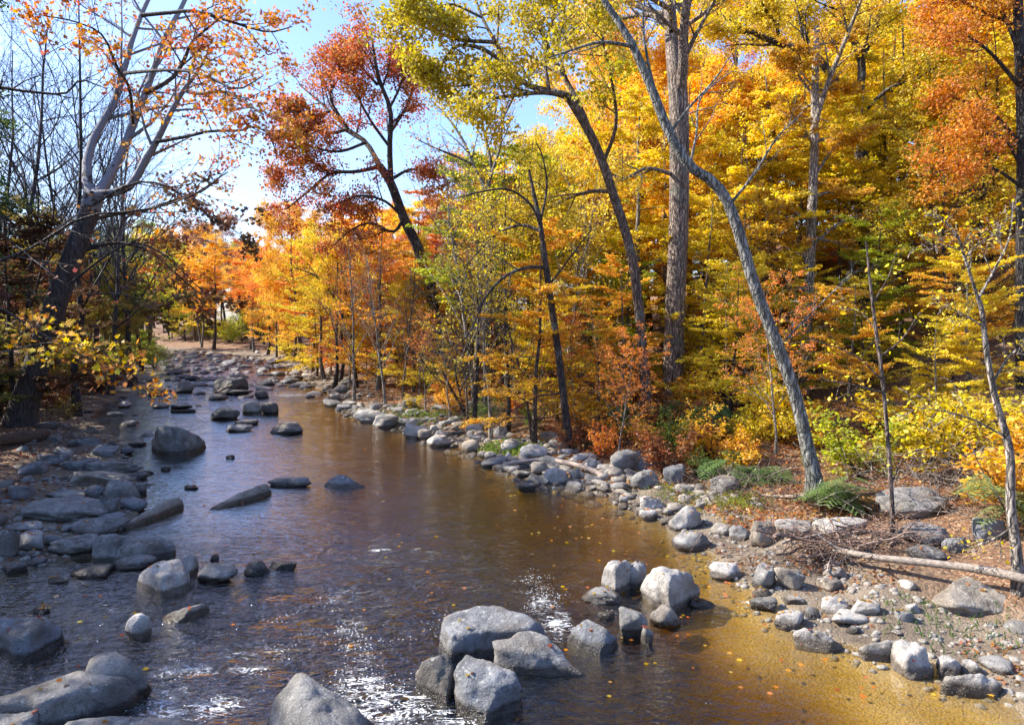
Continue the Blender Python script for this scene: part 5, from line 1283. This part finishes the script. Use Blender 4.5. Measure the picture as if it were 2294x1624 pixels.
# ---- branches reaching in from the left bank
def leafy_branch(label, pts, Y, width, col, leafn, seed, size=.16, dY=0.0, bark=B_DARK, shape=STAR, levels=None):
    rg = R_(seed)
    P = np.array([at(x, y, Y + dY * i) for i, (x, y) in enumerate(pts)]); r = np.linspace(width, width * .25, len(pts)) * Y / FPX / 2
    c0 = P[0].copy(); A, a = smooth_path(P - c0, r, 14)
    t = empty('overhanging_branch', c0)
    mb = MB(); tubes(mb, A[None], a[None], 7); mb.build('limb', BARK, t, bark)
    w = MB(); lv = twig_levels(rg, w, A[None], a[None], levels or [(10, .15, .99, .26, 45, 0, .14, False, 4), (5, .2, .99, .45, 42, -.05, .14, False, 3)]); w.build('twigs', BARK, t, bark)
    if leafn:
        c = MB(); leaf_cloud(c, rg, lv[-1][0], leafn, .2, 1.1, .11, 'clump', size, .9, shape); c.build('foliage', LEAFW, t, col, False)
    return tag(t, label, 'branch', 'branches reaching in from the left bank')


leafy_branch('long dark bare branch sweeping up across the sycamore trunk', [(-120, 620), (0, 585), (90, 545), (190, 485), (330, 470), (430, 438), (510, 385)], 17, 9, RUS, 1, 51, .13)
leafy_branch('crooked dark branch high at the left edge', [(-120, 180), (0, 196), (60, 205), (145, 210), (180, 180), (240, 200)], 15, 9, RUS, 0, 52)
leafy_branch('drooping branch of yellow and orange leaves over the left shore', [(-120, 640), (0, 690), (80, 740), (170, 790), (260, 830), (330, 880)], 14, 6, (.62, .30, .02), 8, 53, .12)
leafy_branch('low spray of yellow sycamore leaves in front of the leaning trunk', [(-100, 800), (0, 790), (90, 770), (160, 770), (240, 790)], 13, 5, (.62, .38, .02), 4, 54, .14)
leafy_branch('arching branch of brown leaves hanging over the creek', [(150, 640), (250, 565), (310, 545), (380, 580), (440, 640), (500, 690)], 22, 6, (.30, .10, .03), 11, 55, .17)
leafy_branch('branch of dark brown leaves against the bright sky', [(190, 470), (300, 410), (380, 420), (430, 460), (500, 500), (560, 540)], 22, 6, (.15, .07, .03), 12, 56, .18)
leafy_branch('dark twig of brown leaves dangling above the upstream riffle', [(190, 660), (280, 660), (340, 690), (400, 660), (470, 690)], 20, 4, (.20, .10, .03), 14, 57, .15)


# tree with hanging brown seed clusters
def seed_tree():
    rg = R_(61); B = np.array([-17.2, 21.0, H1(-17.2, 21.0)])
    t = empty('seed_tree', B)
    P, R = trunk_path(rg, 9.5, .10, .08); mb = MB(); tubes(mb, P, R, 7); mb.build('trunk', BARK, t, B_DARK)
    w = MB()
    L1 = spawn(rg, P, R, 16, .45, .98, .30, 60, .2, .14, 6, False, .5, .3); tubes(w, *L1, 4)
    L2 = spawn(rg, *L1, 5, .3, .98, .4, 45, .1, .14, 4, False, .5, .3); L2 = (L2[0], np.maximum(L2[1], .006)); tubes(w, *L2, 3); w.build('twigs', BARK, t, B_DARK)
    tips = L2[0][rg.permutation(len(L2[0]))[:60], -1]
    for C in tips[:34]:
        mb = MB(); n = 70
        top = C + rg.normal(0, .09, (n, 3)) * np.array([1, 1, 1.6]) - np.array([0, 0, .25])
        ln = rg.uniform(.12, .3, n); a = rg.uniform(0, 6.28, n); d = np.stack([np.cos(a), np.sin(a), np.zeros(n)], -1) * .016
        bot = top - np.stack([rg.normal(0, .03, n), rg.normal(0, .03, n), ln], -1)
        V = np.stack([top - d, top + d, bot + d * .6, bot - d * .6], 1); mb.add(V.reshape(-1, 3), np.arange(n * 4).reshape(n, 4), rg.uniform(0, 1, (n, 3)))
        mb.build('seed_cluster', LEAF, t, (.13, .06, .045), False)
    c = MB(); leaf_cloud(c, rg, L2[0][::3], 20, .2, 1.1, .2, 'clump', .16); c.build('crown', LEAF, t, (.06, .10, .025), False)
    tag(t, 'dark tree hung with brown seed clusters at the left edge', 'tree')


seed_tree()


# ---- feathery mimosa saplings
def frond_mesh(seed, L=.42):
    rg = R_(seed); c = MB(); n = 8
    for k in range(n):
        t = .15 + .85 * k / n
        for s in (-1, 1):
            o = np.array([L * t, 0, -.40 * L * t * t]); ln = L * .42 * math.sin(PI * (.18 + .75 * t)); m_ = 12
            q = np.linspace(.05, 1, m_)[:, None]
            dr = nrm(np.array([[.55, s * .83, -.12]])); pp = o + dr * ln * q + np.array([0, 0, -.10 * ln]) * q * q
            for e in (-1, 1):
                dv = nrm(np.cross(dr, np.array([[0, 0, 1.0]]))) * e * .014 + dr * .010
                wv_ = dr * .006
                V = np.stack([pp - wv_, pp + wv_, pp + dv + wv_, pp + dv - wv_], 1)
                c.add(V.reshape(-1, 3), np.arange(m_ * 4).reshape(m_, 4), rg.uniform(0, 1, (m_, 3)))
    return c


FR = frond_mesh(3)
FRV, FRF = np.concatenate(FR.V), np.concatenate(FR.F)


def mimosa(px, py, hgt, nfr, spread, col, label, seed):
    rg = R_(seed); B = gp(px, py); t = empty('mimosa_sapling', B)
    base = np.zeros((1, 3, 3)); base[0, :, 2] = [-.1, 0, .1]
    L1 = spawn(rg, base, np.full((1, 3), .03), 4, .3, 1, hgt / .2, 25 + spread * 10, -.1, .12, 6, False, .7, .2)
    w = MB(); tubes(w, *L1, 5); w.build('stem', BARK, t, B_GREY)
    c = MB(); P = L1[0]
    for k in range(nfr):
        p = P[rg.integers(4)]; f = rg.uniform(.35, 1.0) * 5; i = min(int(f), 4); o = p[i] + (p[i + 1] - p[i]) * (f - i)
        a = rg.uniform(0, 6.28); s = rg.uniform(1.1, 1.9); tl = rg.uniform(-.4, .2)
        V = FRV * s; x, z = V[:, 0] * math.cos(tl) + V[:, 2] * math.sin(tl), -V[:, 0] * math.sin(-tl) + V[:, 2] * math.cos(tl)
        V = np.stack([x * math.cos(a) - V[:, 1] * math.sin(a), x * math.sin(a) + V[:, 1] * math.cos(a), z], -1) + o
        c.add(V, FRF, rg.uniform(0, 1, (len(FRF), 3)))
    c.build('foliage', LEAF, t, col, False)
    tag(t, label, 'sapling', 'feathery mimosa saplings')


MG = (.13, .22, .07)
mimosa(1590, 1045, .8, 26, 2, MG, 'low feathery green mimosa left of the leaning grey trunk', 71)
mimosa(1700, 1085, 1.0, 40, 3, (.16, .24, .07), 'wide feathery mimosa spreading before the curved grey trunk', 72)
mimosa(1860, 1120, 1.3, 44, 3, (.17, .24, .07), 'feathery mimosa over the roots of the curved grey trunk', 73)
mimosa(1560, 985, 2.4, 60, 2, (.05, .12, .04), 'dark green feathery mimosa beside the massive trunk', 74)
mimosa(1680, 985, 2.6, 50, 3, (.06, .13, .05), 'tall dark feathery mimosa left of the curved grey trunk', 75)
mimosa(1330, 1000, 1.0, 24, 2, (.06, .13, .06), 'small dark green mimosa right of the thin dark tree', 76)
mimosa(2275, 1190, 1.9, 22, 2, (.24, .30, .09), 'bright feathery mimosa at the right edge', 77)


# ---- grass patch and weeds
def grass(label, px, py, rx, ry, n, hgt, col, seed):
    rg = R_(seed); c = gp(px, py); XY = rg.normal(0, 1, (n, 2)) * [rx, ry] + c[:2]; z = H(XY[:, 0], XY[:, 1])
    ok = z > .03; XY, z = XY[ok], z[ok]; n = len(z)
    b = np.concatenate([XY, z[:, None]], 1); a = rg.uniform(0, 6.28, n); h = hgt * rg.uniform(.4, 1.2, n)
    d = np.stack([np.cos(a), np.sin(a), np.zeros(n)], -1); s = np.stack([-np.sin(a), np.cos(a), np.zeros(n)], -1) * .008
    m_ = b + d * (h * .25)[:, None] + np.array([0, 0, 1]) * (h * .7)[:, None]; tp = b + d * (h * .7)[:, None] + np.array([0, 0, 1]) * h[:, None]
    V = np.stack([b - s, b + s, m_ + s * .7, tp, m_ - s * .7], 1); mb = MB(); mb.add(V.reshape(-1, 3), np.arange(n * 5).reshape(n, 5), rg.uniform(0, 1, (n, 3)))
    tag(mb.build('grass', LEAF, None, col, False), label, 'grass', kind='stuff')


grass('yellow-green grass patch between pale boulders on the right shore', 1640, 1125, .42, .45, 900, .13, (.36, .36, .06), 81)
grass('green grass tuft beside the bluish boulders', 1525, 1105, .5, .5, 300, .13, (.24, .30, .05), 82)
grass('small weeds by the waterline rocks', 1135, 1010, .7, .5, 700, .2, (.28, .36, .04), 83)
grass('sparse weeds on the near sand', 2120, 1400, .7, .5, 220, .10, (.12, .20, .04), 84)
grass('weeds along the upstream right bank', 905, 940, 2.0, 1.2, 900, .25, (.26, .34, .05), 85)

# ---- dead wood
def log(name, label, pts, cat, group, bark, rpx, bmat=None, kids=(), S=10, taper=.6):
    """pts (picture x, picture y, height of the axis above the ground or water there)"""
    W = []
    for x, y, z in pts:
        g = gp(x, y, z); W.append([g[0], g[1], max(g[2], 0) + z])
    W = np.array(W); c = W.mean(0); r = np.linspace(1, taper, len(W)) * rpx * W[0, 1] / FPX / 2
    A, a = smooth_path(W - c, r, max(8, 4 * len(W))); a = a * (1 + .05 * np.sin(np.arange(len(a)) * .9 + 1))
    mb = MB(); tubes(mb, A[None], a[None], S, True)
    for k in kids:
        i = int(k[0] * (len(A) - 1)); d = np.array(k[1:4]); q = np.stack([A[i] + d * f + np.array([0, 0, .1 * f * f]) for f in np.linspace(0, 1, 5)])
        tubes(mb, q[None], np.linspace(a[i] * .5, a[i] * .15, 5)[None], 6)
    o = mb.build(name, bmat or DEAD, None, bark); o.location = c
    return tag(o, label, cat, group)


WOOD, WPALE = (.30, .22, .16), (.34, .29, .245)
log('fallen_log', 'long pale barkless fallen log reaching in from the right edge', [(1870, 1232, .32), (1960, 1248, .34), (2090, 1262, .36), (2200, 1277, .38), (2300, 1297, .40), (2420, 1320, .4)], 'log', None, (.27, .225, .185), 13, taper=1.5, kids=[(.05, -.5, .3, .25), (.2, -.2, -.5, .1)])
log('fallen_branch', 'pale fallen branch lying across the stones by the thin dark tree', [(1128, 1040, .12), (1215, 1030, .25), (1300, 1044, .25), (1350, 1066, .1)], 'branch', None, (.40, .31, .25), 9, taper=1.2, kids=[(.85, .5, -.2, .05), (.7, .4, .3, .2)])
log('fallen_log', 'dark fallen trunk lying on the leafy terrace', [(1055, 880, .25), (1110, 880, .25), (1180, 876, .25)], 'log', None, (.10, .065, .05), 16)
log('driftwood_pole', 'bleached driftwood pole leaning on the dark square-shouldered boulder', [(480, 880, .15), (500, 872, .75), (521, 862, 1.15)], 'driftwood', None, (.34, .27, .2), 5, taper=.8)
log('driftwood_log', 'short dark log afloat in front of the flat stones upstream', [(384, 922, .06), (410, 921, .08), (438, 921, .06)], 'driftwood', None, (.06, .045, .035), 9, taper=.9)
log('rotten_log', 'rotten brown log at the foot of the leaning sycamore', [(-60, 985, .2), (20, 983, .25), (70, 978, .25), (100, 972, .2)], 'log', None, (.11, .065, .04), 34, taper=.8)
for k, (a, b, lab) in enumerate([((1810, 1110), (1700, 1108), 'thick pale root running left from the curved grey tree'), ((1840, 1115), (1905, 1130), 'root running right from the curved grey tree')]):
    log('tree_root', lab, [(*a, .12), ((a[0] + b[0]) / 2, (a[1] + b[1]) / 2 + 4, .08), (*b, .02)], 'root', None, (.30, .24, .19), 11, taper=.4)
rg = R_(91); cpt = gp(1880, 1240)
for k in range(34):
    L_ = rg.uniform(.5, 1.7); o = cpt[:2] + rg.normal(0, 1, 2) * [.75, .28]; a = rg.normal(.05, .5); z = H1(*o) + rg.uniform(.03, .5)
    d = np.array([math.cos(a), math.sin(a), rg.normal(0, .18)]) * L_ / 2
    q = np.linspace(-1, 1, 6)[:, None] * d + rg.normal(0, .025, (6, 3))
    mb = MB(); r = rg.uniform(.010, .038); tubes(mb, q[None], (np.linspace(1, .5, 6) * r)[None], 6, True)
    e = spawn(rg, q[None], np.full((1, 6), r * .6), 3, .2, .9, .3, 40, .1, .15, 3); tubes(mb, *e, 4)
    ob = mb.build('driftwood_stick', DEAD, None, [(.30, .21, .16), (.42, .34, .28), (.16, .10, .075)][k % 3]); ob.location = (o[0], o[1], z)
    tag(ob, 'loose stick in the driftwood heap behind the pinkish tall block', 'driftwood', 'sticks of the driftwood heap')


def brush(label, px, py, rx, ry, n, col, seed, hmax=.8):
    """tangle of dead twigs"""
    rg = R_(seed); c = gp(px, py); XY = rg.normal(0, 1, (n, 2)) * [rx, ry] + c[:2]; z = np.maximum(H(XY[:, 0], XY[:, 1]), 0)
    b = np.concatenate([XY, (z + rg.uniform(0, hmax, n))[:, None]], 1)
    d = nrm(rg.normal(size=(n, 3)) * np.array([1, 1, .45])) * rg.uniform(.15, .55, (n, 1))
    q = np.stack([b - d, b + rg.normal(0, .03, (n, 3)), b + d], 1)
    mb = MB(); tubes(mb, q, np.tile(np.array([[.008, .006, .003]]), (n, 1)), 3)
    tag(mb.build('brushwood', BARK, None, col), label, 'brushwood', kind='stuff')


brush('tangle of reddish dead twigs on the driftwood heap', 1900, 1245, 1.05, .35, 330, (.34, .21, .155), 92, .55)
brush('tangle of pale dead twigs below the right wood', 2180, 1120, 1.6, 1.0, 800, (.42, .35, .29), 93, 1.2)
brush('dead twigs under the mimosa saplings', 1720, 1130, 1.8, 1.0, 400, (.22, .15, .11), 94, .7)
brush('dead twigs on the leafy terrace', 1150, 930, 2.5, 2.0, 500, (.28, .22, .18), 95, 1.2)
brush('dark twigs on the left bank', 90, 1000, 2.5, 4.0, 400, (.06, .045, .04), 96, .9)

# ------------------------------------------------------------------ light, sky, camera
SUN_AZ, SUN_EL = -78.0, 39.0          # degrees from the view direction (left is negative), above the horizon
w = bpy.data.worlds.new('World'); SC.world = w; w.use_nodes = True
nt = w.node_tree; nt.nodes.clear()
sky = nt.nodes.new('ShaderNodeTexSky'); sky.sky_type = 'NISHITA'; sky.sun_disc = False
sky.sun_elevation = math.radians(SUN_EL); sky.sun_rotation = math.radians(SUN_AZ); sky.dust_density = 1.2; sky.air_density = 1.15; sky.ozone_density = 4.0
bg = nt.nodes.new('ShaderNodeBackground'); bg.inputs[1].default_value = 0.13
wo = nt.nodes.new('ShaderNodeOutputWorld')
tint = nt.nodes.new('ShaderNodeMix'); tint.data_type = 'RGBA'; tint.blend_type = 'MULTIPLY'; tint.inputs[0].default_value = 1.0; tint.inputs[7].default_value = (0.94, 0.97, 1.17, 1)
nt.links.new(sky.outputs[0], tint.inputs[6]); nt.links.new(tint.outputs[2], bg.inputs[0]); nt.links.new(bg.outputs[0], wo.inputs[0])
ld = bpy.data.lights.new('sun', 'SUN'); ld.energy = 5.0; ld.angle = math.radians(0.5); ld.color = (1.0, .93, .82)
lo = bpy.data.objects.new('sun', ld); COL.objects.link(lo)
a, e = math.radians(SUN_AZ), math.radians(SUN_EL)
sd = Vector((math.sin(a) * math.cos(e), math.cos(a) * math.cos(e), math.sin(e)))
lo.rotation_euler = sd.to_track_quat('Z', 'Y').to_euler()

cd = bpy.data.cameras.new('camera'); cam = bpy.data.objects.new('camera', cd); COL.objects.link(cam)
cam.location = (0, 0, CAM_H); cam.rotation_euler = (PI / 2 - PITCH, 0, 0)
cd.sensor_width = 36; cd.lens = 36 * FPX / 2294; cd.clip_end = 2000; cd.clip_start = .1
SC.camera = cam
SC.view_settings.view_transform = 'Standard'; SC.view_settings.look = 'None'; SC.view_settings.gamma = 1; SC.view_settings.exposure = 1.25
cy = SC.cycles
cy.max_bounces = 8; cy.diffuse_bounces = 3; cy.glossy_bounces = 3; cy.transmission_bounces = 4; cy.transparent_max_bounces = 12; cy.volume_bounces = 0
cy.use_denoising = True; cy.caustics_reflective = False; cy.caustics_refractive = False
cy.sample_clamp_indirect = 6
